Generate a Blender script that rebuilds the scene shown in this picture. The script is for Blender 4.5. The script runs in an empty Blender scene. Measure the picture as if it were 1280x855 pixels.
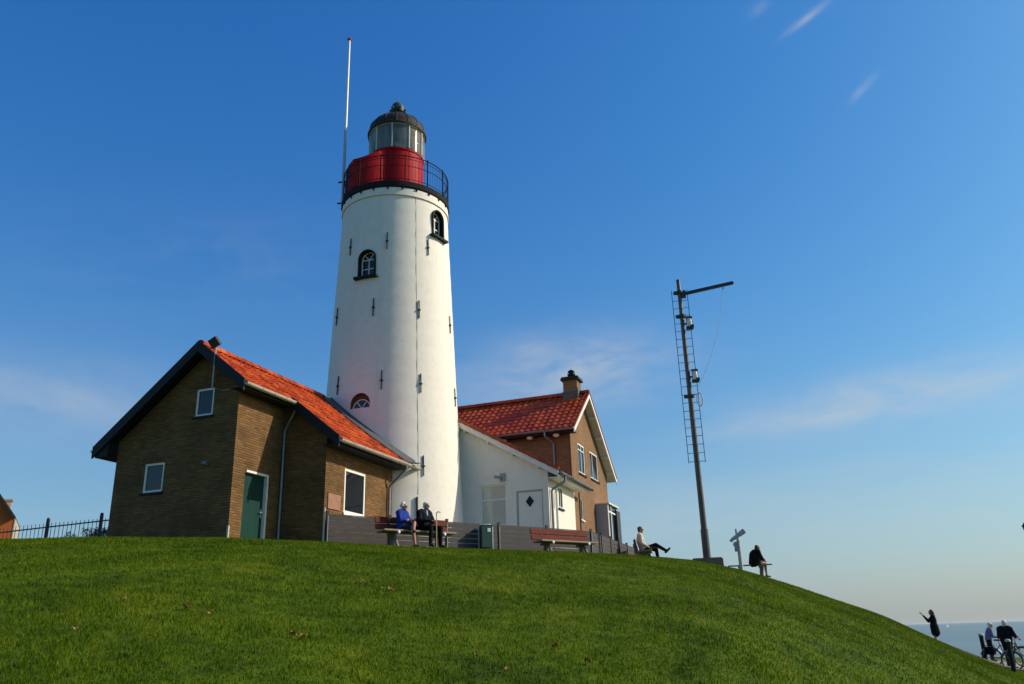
import bpy, bmesh, math, random
import numpy as np
from mathutils import Vector, Matrix
from mathutils.geometry import tessellate_polygon
rnd = random.Random(7)
sc = bpy.context.scene
COL = sc.collection
R = math.radians
PI = math.pi

# ---------------------------------------------------------------- helpers
def link(o, parent=None):
    COL.objects.link(o)
    if parent is not None: o.parent = parent
    return o
def tag(o, label, cat, group=None, kind=None):
    if label: o['label'] = label
    if cat: o['category'] = cat
    if group: o['group'] = group
    if kind: o['kind'] = kind
    return o
def empty(name, loc, rz=0.0, label=None, cat=None, group=None):
    o = bpy.data.objects.new(name, None); o.empty_display_size = .2
    link(o); o.location = loc; o.rotation_euler = (0, 0, rz)
    return tag(o, label, cat, group)
def copy_tree(o, parent=None):
    c = o.copy(); COL.objects.link(c)
    if parent is not None: c.parent = parent
    for ch in list(o.children): copy_tree(ch, c)
    return c
V = Vector
class MB:
    def __init__(s): s.v = []; s.f = []; s.m = []
    def add(s, vs, fs, mi=0):
        b = len(s.v); s.v += [tuple(x) for x in vs]
        for f in fs: s.f.append([b+i for i in f]); s.m.append(mi)
        return s
    def box(s, c, d, rot=None, mi=0):
        c = V(c); h = V(d)*.5
        vs = [V((x*h.x, y*h.y, z*h.z)) for x in (-1,1) for y in (-1,1) for z in (-1,1)]
        if rot is not None: vs = [rot @ p for p in vs]
        return s.add([p+c for p in vs], [(0,1,3,2),(4,6,7,5),(0,4,5,1),(2,3,7,6),(0,2,6,4),(1,5,7,3)], mi)
    def box2(s, a, b, mi=0):
        a = V(a); b = V(b); return s.box((a+b)*.5, (abs(b.x-a.x), abs(b.y-a.y), abs(b.z-a.z)), None, mi)
    def bar(s, a, b, w, h, up=(0,0,1), mi=0):
        a = V(a); b = V(b); d = (b-a); L = d.length; d.normalize(); up = V(up)
        if abs(d.dot(up)) > .98: up = V((0,1,0))
        x = d.cross(up).normalized(); z = x.cross(d)
        return s.box((a+b)*.5, (w, L, h), Matrix((x, d, z)).transposed(), mi)
    def tube(s, pts, r, n=8, mi=0, caps=True):
        pts = [V(p) for p in pts]; N = len(pts)
        rs = r if isinstance(r, (list, tuple)) else [r]*N
        vs = []; fs = []
        ref = None
        for i, p in enumerate(pts):
            t = (pts[min(i+1, N-1)]-pts[max(i-1, 0)]).normalized()
            if ref is None: ref = V((0,0,1)) if abs(t.z) < .9 else V((1,0,0))
            x = ref - t*ref.dot(t)
            if x.length < 1e-4: x = V((1,.3,0)) - t*V((1,.3,0)).dot(t)
            x.normalize(); ref = x; y = t.cross(x)
            for k in range(n):
                a = 2*PI*k/n; vs.append(p+(x*math.cos(a)+y*math.sin(a))*rs[i])
        for i in range(N-1):
            for k in range(n):
                k2 = (k+1) % n; fs.append((i*n+k, i*n+k2, (i+1)*n+k2, (i+1)*n+k))
        if caps: fs += [tuple(range(n))[::-1], tuple((N-1)*n+k for k in range(n))]
        return s.add(vs, fs, mi)
    def lathe(s, prof, n=48, c=(0,0,0), mi=0, a0=0.0, closed=False):
        c = V(c); vs = []; fs = []
        for (r, z) in prof:
            for k in range(n):
                a = a0+2*PI*k/n; vs.append(c+V((r*math.cos(a), r*math.sin(a), z)))
        m = len(prof)
        for i in range(m-1 if not closed else m):
            j = (i+1) % m
            for k in range(n):
                k2 = (k+1) % n; fs.append((i*n+k, i*n+k2, j*n+k2, j*n+k))
        if not closed:
            if prof[0][0] > 1e-6: fs.append(tuple(range(n))[::-1])
            if prof[-1][0] > 1e-6: fs.append(tuple((m-1)*n+k for k in range(n)))
        return s.add(vs, fs, mi)
    def sphere(s, c, r, n=12, m=8, mi=0, rot=None):
        if not isinstance(r, (tuple, list)): r = (r, r, r)
        c = V(c); vs = [V((0,0,-r[2]))]
        for i in range(1, m):
            t = -PI/2+PI*i/m
            for k in range(n):
                a = 2*PI*k/n; vs.append(V((r[0]*math.cos(t)*math.cos(a), r[1]*math.cos(t)*math.sin(a), r[2]*math.sin(t))))
        vs.append(V((0,0,r[2])))
        if rot is not None: vs = [rot @ p for p in vs]
        fs = []
        for k in range(n):
            k2 = (k+1) % n
            fs.append((0, 1+k2, 1+k)); fs.append((1+(m-2)*n+k, 1+(m-2)*n+k2, len(vs)-1))
        for i in range(m-2):
            for k in range(n):
                k2 = (k+1) % n; fs.append((1+i*n+k, 1+i*n+k2, 1+(i+1)*n+k2, 1+(i+1)*n+k))
        return s.add([p+c for p in vs], fs, mi)
    def cone(s, a, ra, b, rb, n=10, mi=0):        # capsule: tapered limb with round ends
        a = V(a); b = V(b); d = b-a
        s.tube([a, b], [ra, rb], n, mi); s.sphere(a, ra*.999, n, 6, mi); s.sphere(b, rb*.999, n, 6, mi)
        return s
    def prism(s, poly, axis_o, U, W, N, t, mi=0):  # 2D polygon in (U,W), extruded along N by t
        o = V(axis_o); U = V(U); W = V(W); N = V(N); n = len(poly)
        a = [o+U*p[0]+W*p[1] for p in poly]; b = [p+N*t for p in a]
        fs = [tuple(range(n)), tuple(range(2*n-1, n-1, -1))] + [(i, (i+1) % n, n+(i+1) % n, n+i) for i in range(n)]
        return s.add(a+b, fs, mi)
    def wall(s, outer, holes, o, U, N, t, mi=0):   # wall slab with real openings; outer face at o, thickness goes to -N
        o = V(o); U = V(U); N = V(N); Z = V((0,0,1))
        loops = [[V((p[0], p[1], 0)) for p in outer]] + [[V((p[0], p[1], 0)) for p in h] for h in holes]
        tris = tessellate_polygon(loops); flat = [p for l in loops for p in l]
        a = [o+U*p.x+Z*p.y for p in flat]; b = [p-N*t for p in a]; n = len(flat)
        fs = [tuple(tr) for tr in tris]+[tuple(n+i for i in reversed(tr)) for tr in tris]
        k = 0
        for l in loops:
            m = len(l)
            fs += [(k+i, k+(i+1) % m, n+k+(i+1) % m, n+k+i) for i in range(m)]; k += m
        return s.add(a+b, fs, mi)
    def build(s, name, mats, parent=None, smooth=None, recalc=True, loc=None, rz=0):
        me = bpy.data.meshes.new(name); me.from_pydata(s.v, [], s.f)
        if not isinstance(mats, (list, tuple)): mats = [mats]
        for m in mats: me.materials.append(m)
        if len(mats) > 1: me.polygons.foreach_set('material_index', s.m)
        if recalc:
            bm = bmesh.new(); bm.from_mesh(me); bmesh.ops.recalc_face_normals(bm, faces=bm.faces); bm.to_mesh(me); bm.free()
        if smooth is not None:
            me.shade_smooth()
            if smooth < 179: me.set_sharp_from_angle(angle=R(smooth))
        me.update()
        o = bpy.data.objects.new(name, me); link(o, parent)
        if loc is not None: o.location = loc
        o.rotation_euler = (0, 0, rz)
        return o
def rect(x0, z0, x1, z1): return [(x0, z0), (x1, z0), (x1, z1), (x0, z1)]

# ---------------------------------------------------------------- materials
MATS = {}
def newmat(name):
    m = bpy.data.materials.new(name); m.use_nodes = True
    nt = m.node_tree; b = nt.nodes['Principled BSDF']; MATS[name] = m
    return m, nt, b
def N(nt, t, **kw):
    n = nt.nodes.new(t)
    for k, v in kw.items():
        if k in n.inputs: n.inputs[k].default_value = v
        else: setattr(n, k, v)
    return n
def ramp(nt, stops):
    r = nt.nodes.new('ShaderNodeValToRGB'); e = r.color_ramp.elements
    while len(e) < len(stops): e.new(.5)
    for i, (p, c) in enumerate(stops): e[i].position = p; e[i].color = (*c, 1)
    return r
def mat(name, col, rough=.6, metal=0, var=.25, scale=6, bump=0, bscale=40, spec=.5, detail=6, col2=None, stretch=None):
    m, nt, b = newmat(name)
    tc = N(nt, 'ShaderNodeTexCoord'); src = tc.outputs['Object']
    if stretch:
        mp = N(nt, 'ShaderNodeMapping'); mp.inputs['Scale'].default_value = stretch; nt.links.new(src, mp.inputs['Vector']); src = mp.outputs['Vector']
    no = N(nt, 'ShaderNodeTexNoise', Scale=scale, Detail=detail, Roughness=.6); nt.links.new(src, no.inputs['Vector'])
    lo = col2 or tuple(max(0, c*(1-var)) for c in col); hi = tuple(min(1, c*(1+var*.6)) for c in col)
    r = ramp(nt, [(.32, lo), (.5, col), (.7, hi)]); nt.links.new(no.outputs['Fac'], r.inputs['Fac'])
    nt.links.new(r.outputs['Color'], b.inputs['Base Color'])
    b.inputs['Roughness'].default_value = rough; b.inputs['Metallic'].default_value = metal; b.inputs['Specular IOR Level'].default_value = spec
    if bump:
        n2 = N(nt, 'ShaderNodeTexNoise', Scale=bscale, Detail=5.0); nt.links.new(src, n2.inputs['Vector'])
        bp = N(nt, 'ShaderNodeBump', Strength=bump, Distance=.02); nt.links.new(n2.outputs['Fac'], bp.inputs['Height']); nt.links.new(bp.outputs['Normal'], b.inputs['Normal'])
    return m
def brick_mat(name, c1, c2, mortar, bw=.22, rh=.068, stain=.35):
    m, nt, b = newmat(name)
    tc = N(nt, 'ShaderNodeTexCoord'); sp = N(nt, 'ShaderNodeSeparateXYZ'); nt.links.new(tc.outputs['Object'], sp.inputs[0])
    ad = N(nt, 'ShaderNodeMath', operation='ADD'); nt.links.new(sp.outputs['X'], ad.inputs[0]); nt.links.new(sp.outputs['Y'], ad.inputs[1])
    cb = N(nt, 'ShaderNodeCombineXYZ'); nt.links.new(ad.outputs[0], cb.inputs['X']); nt.links.new(sp.outputs['Z'], cb.inputs['Y'])
    br = N(nt, 'ShaderNodeTexBrick'); nt.links.new(cb.outputs[0], br.inputs['Vector'])
    br.inputs['Scale'].default_value = 1; br.inputs['Brick Width'].default_value = bw; br.inputs['Row Height'].default_value = rh
    br.inputs['Mortar Size'].default_value = .010; br.inputs['Mortar Smooth'].default_value = .3; br.inputs['Bias'].default_value = 0
    br.inputs['Color1'].default_value = (*c1, 1); br.inputs['Color2'].default_value = (*c2, 1); br.inputs['Mortar'].default_value = (*mortar, 1)
    no = N(nt, 'ShaderNodeTexNoise', Scale=.9, Detail=6.0, Roughness=.65); nt.links.new(tc.outputs['Object'], no.inputs['Vector'])
    r = ramp(nt, [(.3, (1-stain,)*3), (.55, (1,)*3), (.75, (1.12, 1.1, 1.05))]); nt.links.new(no.outputs['Fac'], r.inputs['Fac'])
    mx = N(nt, 'ShaderNodeMix', data_type='RGBA', blend_type='MULTIPLY'); mx.inputs['Factor'].default_value = 1
    nt.links.new(br.outputs['Color'], mx.inputs['A']); nt.links.new(r.outputs['Color'], mx.inputs['B']); nt.links.new(mx.outputs['Result'], b.inputs['Base Color'])
    b.inputs['Roughness'].default_value = .85; b.inputs['Specular IOR Level'].default_value = .2
    dv = N(nt, 'ShaderNodeMath', operation='DIVIDE'); dv.inputs[1].default_value = rh; nt.links.new(sp.outputs['Z'], dv.inputs[0])
    fc = N(nt, 'ShaderNodeMath', operation='FRACT'); nt.links.new(dv.outputs[0], fc.inputs[0])
    rj = ramp(nt, [(0, (.64,)*3), (.12, (.66,)*3), (.2, (1,)*3), (.92, (1,)*3), (1, (.64,)*3)]); nt.links.new(fc.outputs[0], rj.inputs['Fac'])
    mj = N(nt, 'ShaderNodeMix', data_type='RGBA', blend_type='MULTIPLY'); mj.inputs['Factor'].default_value = 1
    nt.links.new(mx.outputs['Result'], mj.inputs['A']); nt.links.new(rj.outputs['Color'], mj.inputs['B']); nt.links.new(mj.outputs['Result'], b.inputs['Base Color'])
    iv = N(nt, 'ShaderNodeMath', operation='SUBTRACT'); iv.inputs[0].default_value = 1; nt.links.new(br.outputs['Fac'], iv.inputs[1])
    n3 = N(nt, 'ShaderNodeTexNoise', Scale=60.0, Detail=4.0); nt.links.new(tc.outputs['Object'], n3.inputs['Vector'])
    a2 = N(nt, 'ShaderNodeMath', operation='MULTIPLY_ADD'); a2.inputs[1].default_value = .4; nt.links.new(n3.outputs['Fac'], a2.inputs[0]); nt.links.new(iv.outputs[0], a2.inputs[2])
    bp = N(nt, 'ShaderNodeBump', Strength=.7, Distance=.012); nt.links.new(a2.outputs[0], bp.inputs['Height']); nt.links.new(bp.outputs['Normal'], b.inputs['Normal'])
    return m
def tile_mat(name, c1, c2, c3, rough, spec=.5, coat=0):
    m, nt, b = newmat(name)
    ge = N(nt, 'ShaderNodeTexCoord')
    vo = N(nt, 'ShaderNodeTexVoronoi', Scale=3.6); nt.links.new(ge.outputs['Object'], vo.inputs['Vector'])
    no = N(nt, 'ShaderNodeTexNoise', Scale=1.6, Detail=8.0, Roughness=.7); nt.links.new(ge.outputs['Object'], no.inputs['Vector'])
    sp = N(nt, 'ShaderNodeSeparateColor'); nt.links.new(vo.outputs['Color'], sp.inputs[0])
    r = ramp(nt, [(0, c1), (.55, c2), (1, c3)]); nt.links.new(sp.outputs[0], r.inputs['Fac'])
    r2 = ramp(nt, [(.3, (.55, .5, .5)), (.52, (1, 1, 1)), (1, (1.1, 1.1, 1.1))]); nt.links.new(no.outputs['Fac'], r2.inputs['Fac'])
    mx = N(nt, 'ShaderNodeMix', data_type='RGBA', blend_type='MULTIPLY'); mx.inputs['Factor'].default_value = .8
    nt.links.new(r.outputs['Color'], mx.inputs['A']); nt.links.new(r2.outputs['Color'], mx.inputs['B']); nt.links.new(mx.outputs['Result'], b.inputs['Base Color'])
    n4 = N(nt, 'ShaderNodeTexNoise', Scale=7.0, Detail=8.0, Roughness=.75); nt.links.new(ge.outputs['Object'], n4.inputs['Vector'])
    r4 = ramp(nt, [(.56, (0,)*3), (.70, (.5,)*3)]); nt.links.new(n4.outputs['Fac'], r4.inputs['Fac'])
    m4 = N(nt, 'ShaderNodeMix', data_type='RGBA'); nt.links.new(r4.outputs['Color'], m4.inputs['Factor']); nt.links.new(mx.outputs['Result'], m4.inputs['A']); m4.inputs['B'].default_value = (.13, .085, .045, 1); nt.links.new(m4.outputs['Result'], b.inputs['Base Color'])
    b.inputs['Roughness'].default_value = rough; b.inputs['Specular IOR Level'].default_value = spec; b.inputs['Coat Weight'].default_value = coat; b.inputs['Coat Roughness'].default_value = .15
    return m
def plaster_mat(name, col, streak=.2, rough=.75, zs=.22, dirt=(.42, .36, .28)):
    m, nt, b = newmat(name)
    tc = N(nt, 'ShaderNodeTexCoord'); mp = N(nt, 'ShaderNodeMapping'); mp.inputs['Scale'].default_value = (1.6, 1.6, zs)
    nt.links.new(tc.outputs['Object'], mp.inputs['Vector'])
    no = N(nt, 'ShaderNodeTexNoise', Scale=1.5, Detail=9.0, Roughness=.7); nt.links.new(mp.outputs['Vector'], no.inputs['Vector'])
    r = ramp(nt, [(.28, (1,)*3), (.36, (.35,)*3), (.5, (0,)*3)]); nt.links.new(no.outputs['Fac'], r.inputs['Fac'])
    n2 = N(nt, 'ShaderNodeTexNoise', Scale=5.0, Detail=7.0); nt.links.new(tc.outputs['Object'], n2.inputs['Vector'])
    r2 = ramp(nt, [(.3, tuple(c*.94 for c in col)), (.55, col)]); nt.links.new(n2.outputs['Fac'], r2.inputs['Fac'])
    mu = N(nt, 'ShaderNodeMath', operation='MULTIPLY'); mu.inputs[1].default_value = streak; nt.links.new(r.outputs['Color'], mu.inputs[0])
    mx = N(nt, 'ShaderNodeMix', data_type='RGBA'); nt.links.new(mu.outputs[0], mx.inputs['Factor']); nt.links.new(r2.outputs['Color'], mx.inputs['A']); mx.inputs['B'].default_value = (*dirt, 1)
    nt.links.new(mx.outputs['Result'], b.inputs['Base Color']); b.inputs['Roughness'].default_value = rough; b.inputs['Specular IOR Level'].default_value = .3
    n3 = N(nt, 'ShaderNodeTexNoise', Scale=2.2, Detail=8.0, Roughness=.6); nt.links.new(tc.outputs['Object'], n3.inputs['Vector'])
    bp = N(nt, 'ShaderNodeBump', Strength=.2, Distance=.03); nt.links.new(n3.outputs['Fac'], bp.inputs['Height']); nt.links.new(bp.outputs['Normal'], b.inputs['Normal'])
    return m
def glass_mat(name, col, rough=.04, spec=.8):
    m, nt, b = newmat(name); b.inputs['Base Color'].default_value = (*col, 1); b.inputs['Roughness'].default_value = rough; b.inputs['Specular IOR Level'].default_value = spec
    tc = N(nt, 'ShaderNodeTexCoord'); no = N(nt, 'ShaderNodeTexNoise', Scale=1.3, Detail=2.0); nt.links.new(tc.outputs['Object'], no.inputs['Vector'])
    bp = N(nt, 'ShaderNodeBump', Strength=.06, Distance=.05); nt.links.new(no.outputs['Fac'], bp.inputs['Height']); nt.links.new(bp.outputs['Normal'], b.inputs['Normal'])
    return m
M_tower = plaster_mat('tower_white', (.80, .74, .63), .24, zs=.12, dirt=(.36, .34, .30))
M_annex = plaster_mat('annex_white', (.78, .715, .60), .08)
M_brick_l = brick_mat('cottage_brick', (.25, .128, .041), (.15, .078, .027), (.135, .082, .036), stain=.45)
M_brick_r = brick_mat('house_brick', (.30, .165, .080), (.235, .125, .06), (.19, .12, .07), stain=.2)
M_brick_o = brick_mat('orange_brick', (.62, .15, .03), (.55, .12, .025), (.4, .14, .06), stain=.15)
M_tile_l = tile_mat('orange_tile', (.25, .026, .004), (.42, .052, .006), (.57, .105, .016), .7, .15)
M_tile_a = tile_mat('annex_red_tile', (.26, .040, .014), (.36, .058, .018), (.42, .085, .026), .6, .3)
M_tile_r = tile_mat('red_glazed_tile', (.25, .030, .007), (.34, .046, .009), (.42, .075, .014), .5, .18, .03)
M_red = mat('red_paint', (.38, .003, .006), .6, var=.4, scale=4, stretch=(2, 2, .5), spec=.12)
M_rail = mat('rail_paint', (.014, .015, .017), .85, var=.3, spec=.15)
M_black = mat('black_paint', (.018, .019, .02), .5, var=.3)
M_slate = mat('dark_bargeboard', (.010, .012, .015), .6, spec=.25, var=.25, stretch=(1, 1, 5))
M_lead = mat('lead_sheet', (.065, .067, .072), .65, metal=.1, var=.35, scale=5, bump=.3, bscale=9)
M_gutter = mat('gutter_plastic', (.46, .42, .34), .5, var=.18, scale=3)
M_zinc = mat('zinc', (.23, .25, .27), .45, metal=.5, var=.2)
M_wframe = mat('white_frame', (.80, .76, .67), .4, var=.06)
M_cream = mat('cream_board', (.74, .70, .62), .5, var=.1)
M_glass = glass_mat('window_glass', (.010, .013, .018), .04, .5)
M_glass_c = glass_mat('window_glass_curtain', (.50, .50, .40), .10, .6)
M_dkgreen = mat('dark_green_paint', (.008, .020, .017), .7, spec=.15, var=.2)
M_door = mat('green_door', (.007, .042, .032), .6, spec=.12, var=.12, stretch=(1, 1, .2))
M_wdoor = mat('white_door', (.74, .69, .59), .5, var=.05)
M_copper = mat('brown_copper', (.036, .028, .024), .65, metal=.05, spec=.2, var=.4, scale=4)
M_verdi = mat('green_copper', (.03, .06, .045), .6, metal=.3, var=.5, scale=9)
M_fence = mat('composite_plank', (.052, .044, .039), .75, var=.22, scale=2.5, stretch=(.6, .6, 7), bump=.2)
M_fpost = mat('aluminium_post', (.25, .25, .25), .45, metal=.5, var=.12)
M_wood = mat('red_brown_bench_wood', (.135, .030, .017), .75, spec=.12, var=.3, scale=4, stretch=(.6, 6, 6), bump=.2)
M_wood_g = mat('grey_bench_wood', (.26, .19, .13), .7, var=.3, scale=4, stretch=(.6, 6, 6), bump=.2)
M_conc = mat('concrete', (.17, .15, .125), .85, var=.2, scale=8, bump=.4)
M_bcap = mat('bollard_cap', (.42, .41, .37), .6, var=.2)
M_wcap = mat('white_cap', (.8, .78, .72), .4, var=.03)
M_bin = mat('bin_green', (.016, .060, .042), .5, var=.15)
M_steel = mat('galvanised', (.40, .41, .41), .5, metal=.25, var=.15)
M_pole = mat('pole_grey', (.075, .068, .058), .45, metal=.3, var=.25, scale=3)
M_blueiron = mat('ladder_iron', (.05, .075, .095), .5, metal=.3, var=.15)
M_plinth = mat('brown_block', (.20, .125, .075), .85, var=.25, bump=.4)
M_plaque = mat('faded_plaque', (.30, .135, .07), .7, var=.18, scale=5)
M_rope = mat('rope', (.45, .42, .35), .8)
M_skin = mat('skin', (.52, .27, .19), .5, var=.1, spec=.35)
M_skin_t = mat('tanned_skin', (.42, .19, .12), .5, var=.1, spec=.35)
M_hair_w = mat('white_hair', (.68, .65, .6), .75, var=.2, scale=60)
M_hair_b = mat('brown_hair', (.09, .045, .028), .6, var=.4, scale=60)
M_hair_k = mat('dark_hair', (.016, .012, .011), .5, var=.4, scale=60)
M_blue = mat('blue_jacket', (.010, .038, .25), .75, spec=.12, var=.25, scale=14, bump=.5, bscale=16)
M_navy = mat('navy_cloth', (.005, .006, .011), .8, spec=.12, var=.3, scale=14, bump=.5, bscale=16)
M_dark = mat('charcoal_cloth', (.006, .006, .007), .85, spec=.12, var=.3, scale=14, bump=.5, bscale=16)
M_beige = mat('beige_cloth', (.52, .47, .36), .8, spec=.12, var=.18, scale=12, bump=.5, bscale=16)
M_shirtb = mat('pale_blue_shirt', (.28, .36, .62), .8, var=.1)
M_greyb = mat('grey_blue_shirt', (.15, .165, .27), .8, spec=.12, var=.2, bump=.4, bscale=16)
M_skirt = mat('dark_grey_skirt', (.022, .025, .032), .85, spec=.12, var=.3, bump=.4, bscale=16)
M_shoe = mat('black_leather', (.012, .011, .011), .4, var=.2)
M_lens = mat('dark_lens', (.01, .006, .006), .12, var=.05)
M_cane = mat('pale_wood', (.58, .42, .20), .5, var=.15, stretch=(4, 4, .6))
M_tyre = mat('rubber', (.012, .012, .012), .85)
M_orange = mat('orange_cloth', (.55, .20, .07), .8, var=.15)

def skin_glass():
    m, nt, b = newmat('lantern_glass'); nt.nodes.remove(b)
    tr = N(nt, 'ShaderNodeBsdfTransparent'); tr.inputs['Color'].default_value = (.68, .76, .72, 1)
    gl = N(nt, 'ShaderNodeBsdfGlossy', Roughness=.03); gl.inputs['Color'].default_value = (1, 1, 1, 1)
    df = N(nt, 'ShaderNodeBsdfDiffuse'); df.inputs['Color'].default_value = (.50, .47, .36, 1)
    fr = N(nt, 'ShaderNodeFresnel', IOR=1.5)
    m1 = N(nt, 'ShaderNodeMixShader'); nt.links.new(fr.outputs[0], m1.inputs[0]); nt.links.new(tr.outputs[0], m1.inputs[1]); nt.links.new(gl.outputs[0], m1.inputs[2])
    tc = N(nt, 'ShaderNodeTexCoord'); no = N(nt, 'ShaderNodeTexNoise', Scale=3.0, Detail=6.0); nt.links.new(tc.outputs['Object'], no.inputs['Vector'])
    r = ramp(nt, [(.3, (.10,)*3), (.7, (.28,)*3)]); nt.links.new(no.outputs['Fac'], r.inputs['Fac'])
    m2 = N(nt, 'ShaderNodeMixShader'); nt.links.new(r.outputs['Color'], m2.inputs[0]); nt.links.new(m1.outputs[0], m2.inputs[1]); nt.links.new(df.outputs[0], m2.inputs[2])
    nt.links.new(m2.outputs[0], nt.nodes['Material Output'].inputs['Surface']); return m
M_lglass = skin_glass()

# ---------------------------------------------------------------- camera (eye at the origin; heights are above the eye)
p, r = R(19.5), R(1.8)
fw = V((0, math.cos(p), math.sin(p))); r0 = V((1, 0, 0)); u0 = r0.cross(fw)
rt = r0*math.cos(r)-u0*math.sin(r); up = u0*math.cos(r)+r0*math.sin(r)
cam = bpy.data.cameras.new('camera'); co = bpy.data.objects.new('camera', cam); link(co)
co.matrix_world = Matrix(((rt.x, up.x, -fw.x, 0), (rt.y, up.y, -fw.y, 0), (rt.z, up.z, -fw.z, 0), (0, 0, 0, 1)))
cam.sensor_fit = 'HORIZONTAL'; cam.sensor_width = 36; cam.lens = 1040/1280*36; cam.clip_start = .1; cam.clip_end = 60000
sc.camera = co
sc.view_settings.view_transform = 'Standard'; sc.view_settings.look = 'None'; sc.view_settings.gamma = 1
sc.view_settings.exposure = 0.0
def az_pt(az, d, z): return V((d*math.sin(R(az)), d*math.cos(R(az)), z))

# ---------------------------------------------------------------- sun and sky
SUN_AZ, SUN_EL = 83.0, 33.0
sun = bpy.data.lights.new('sun', 'SUN'); sun.energy = 4.5; sun.angle = R(.5); sun.color = (1, .91, .76)
so = bpy.data.objects.new('sun', sun); link(so)
sd = V((math.sin(R(SUN_AZ))*math.cos(R(SUN_EL)), math.cos(R(SUN_AZ))*math.cos(R(SUN_EL)), math.sin(R(SUN_EL))))
so.rotation_euler = sd.to_track_quat('Z', 'Y').to_euler(); so.location = sd*60
w = bpy.data.worlds.new('World'); sc.world = w; w.use_nodes = True; nt = w.node_tree
bg = nt.nodes['Background']
sky = N(nt, 'ShaderNodeTexSky', sky_type='NISHITA'); sky.sun_disc = False; sky.sun_elevation = R(SUN_EL); sky.sun_rotation = R(SUN_AZ)
sky.altitude = 0; sky.air_density = 1.0; sky.dust_density = 1.2; sky.ozone_density = 3.2
bg.inputs['Strength'].default_value = .115
SKY_SAT, SKY_TINT = 1.12, (1.0, 1.0, 1.0, 1)
def mth(op, a, b=None, c=None):
    n = N(nt, 'ShaderNodeMath', operation=op)
    for i, x in enumerate((a, b, c)):
        if x is None: continue
        if isinstance(x, (int, float)): n.inputs[i].default_value = x
        else: nt.links.new(x, n.inputs[i])
    return n.outputs[0]
tc = N(nt, 'ShaderNodeTexCoord'); sp = N(nt, 'ShaderNodeSeparateXYZ'); nt.links.new(tc.outputs['Generated'], sp.inputs[0])
azr = mth('ARCTAN2', sp.outputs['X'], sp.outputs['Y']); elr = mth('ARCSINE', sp.outputs['Z'])
def cloud(az, el, sa, se, rot=0.0, nsx=9, nsy=30, seed=0.0, lo=.42, hi=.75, amp=.5):
    dx = mth('SUBTRACT', azr, R(az)); dy = mth('SUBTRACT', elr, R(el)); c, s = math.cos(R(rot)), math.sin(R(rot))
    u = mth('ADD', mth('MULTIPLY', dx, c), mth('MULTIPLY', dy, s)); v = mth('ADD', mth('MULTIPLY', dx, -s), mth('MULTIPLY', dy, c))
    e = mth('ADD', mth('POWER', mth('ABSOLUTE', mth('DIVIDE', u, R(sa))), 2), mth('POWER', mth('ABSOLUTE', mth('DIVIDE', v, R(se))), 2))
    g = mth('EXPONENT', mth('MULTIPLY', e, -1))
    cb = N(nt, 'ShaderNodeCombineXYZ'); nt.links.new(mth('MULTIPLY', u, nsx), cb.inputs[0]); nt.links.new(mth('MULTIPLY', v, nsy), cb.inputs[1]); cb.inputs[2].default_value = seed
    no = N(nt, 'ShaderNodeTexNoise', Scale=1.0, Detail=8.0, Roughness=.6); nt.links.new(cb.outputs[0], no.inputs['Vector'])
    no.inputs['Distortion'].default_value = .4
    mr = N(nt, 'ShaderNodeMapRange'); nt.links.new(no.outputs['Fac'], mr.inputs['Value']); mr.inputs['From Min'].default_value = lo; mr.inputs['From Max'].default_value = hi
    return mth('MULTIPLY', mth('MULTIPLY', g, mr.outputs[0]), amp)
cl = [cloud(-31, 14.3, 9, 2.4, 0, 6, 18, 1.3, .15, .85, .52), cloud(4, 17.2, 7.0, 2.3, 3, 9, 26, 4.1, .25, .8, .85),
      cloud(25, 13.4, 11, 1.6, 2, 7, 26, 7.7, .22, .8, .75), cloud(24.2, 37.65, 1.5, .22, 18, 22, 110, 2.2, .1, .8, .5),
      cloud(20.9, 39.1, .8, .4, 20, 22, 70, 5.2, .2, .8, .25), cloud(27.0, 32.65, 1.1, .25, 29, 22, 90, 8.2, .2, .8, .32),
      cloud(12, 7.5, 34, 2.6, 0, 4, 22, 3.3, .25, .9, .4), cloud(-20, 24, 14, 3, 8, 6, 18, 9.4, .42, .9, .12)]
tot = cl[0]
for c in cl[1:]: tot = mth('ADD', tot, c)
tot = mth('MINIMUM', tot, .8)
hs = N(nt, 'ShaderNodeHueSaturation', Saturation=SKY_SAT); nt.links.new(sky.outputs[0], hs.inputs['Color'])
hz = N(nt, 'ShaderNodeMix', data_type='RGBA'); nt.links.new(mth('MULTIPLY', mth('EXPONENT', mth('MULTIPLY', mth('MAXIMUM', elr, 0), -1/R(8.5))), .85), hz.inputs['Factor']); hz.inputs['B'].default_value = (3.55, 3.70, 3.50, 1)
mxc = N(nt, 'ShaderNodeMix', data_type='RGBA'); nt.links.new(tot, mxc.inputs['Factor']); tn = N(nt, 'ShaderNodeMix', data_type='RGBA', blend_type='MULTIPLY'); tn.inputs['Factor'].default_value = 1; sr = N(nt, 'ShaderNodeSeparateColor'); nt.links.new(hs.outputs[0], sr.inputs[0]); cr = N(nt, 'ShaderNodeCombineColor')
nt.links.new(mth('MULTIPLY', mth('POWER', mth('MAXIMUM', sr.outputs[0], 0), 1.45), .80*4.5**-.42), cr.inputs[0]); nt.links.new(mth('MULTIPLY', mth('POWER', sr.outputs[1], 1.06), 1.13*4.5**-.06), cr.inputs[1]); nt.links.new(mth('MULTIPLY', mth('POWER', sr.outputs[2], .72), 1.38*4.0**.28), cr.inputs[2])
nt.links.new(cr.outputs[0], tn.inputs['A']); tn.inputs['B'].default_value = SKY_TINT; nt.links.new(tn.outputs['Result'], hz.inputs['A']); nt.links.new(hz.outputs['Result'], mxc.inputs['A']); mxc.inputs['B'].default_value = (5.6, 5.5, 5.3, 1)
nt.links.new(mxc.outputs['Result'], bg.inputs['Color'])

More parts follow.
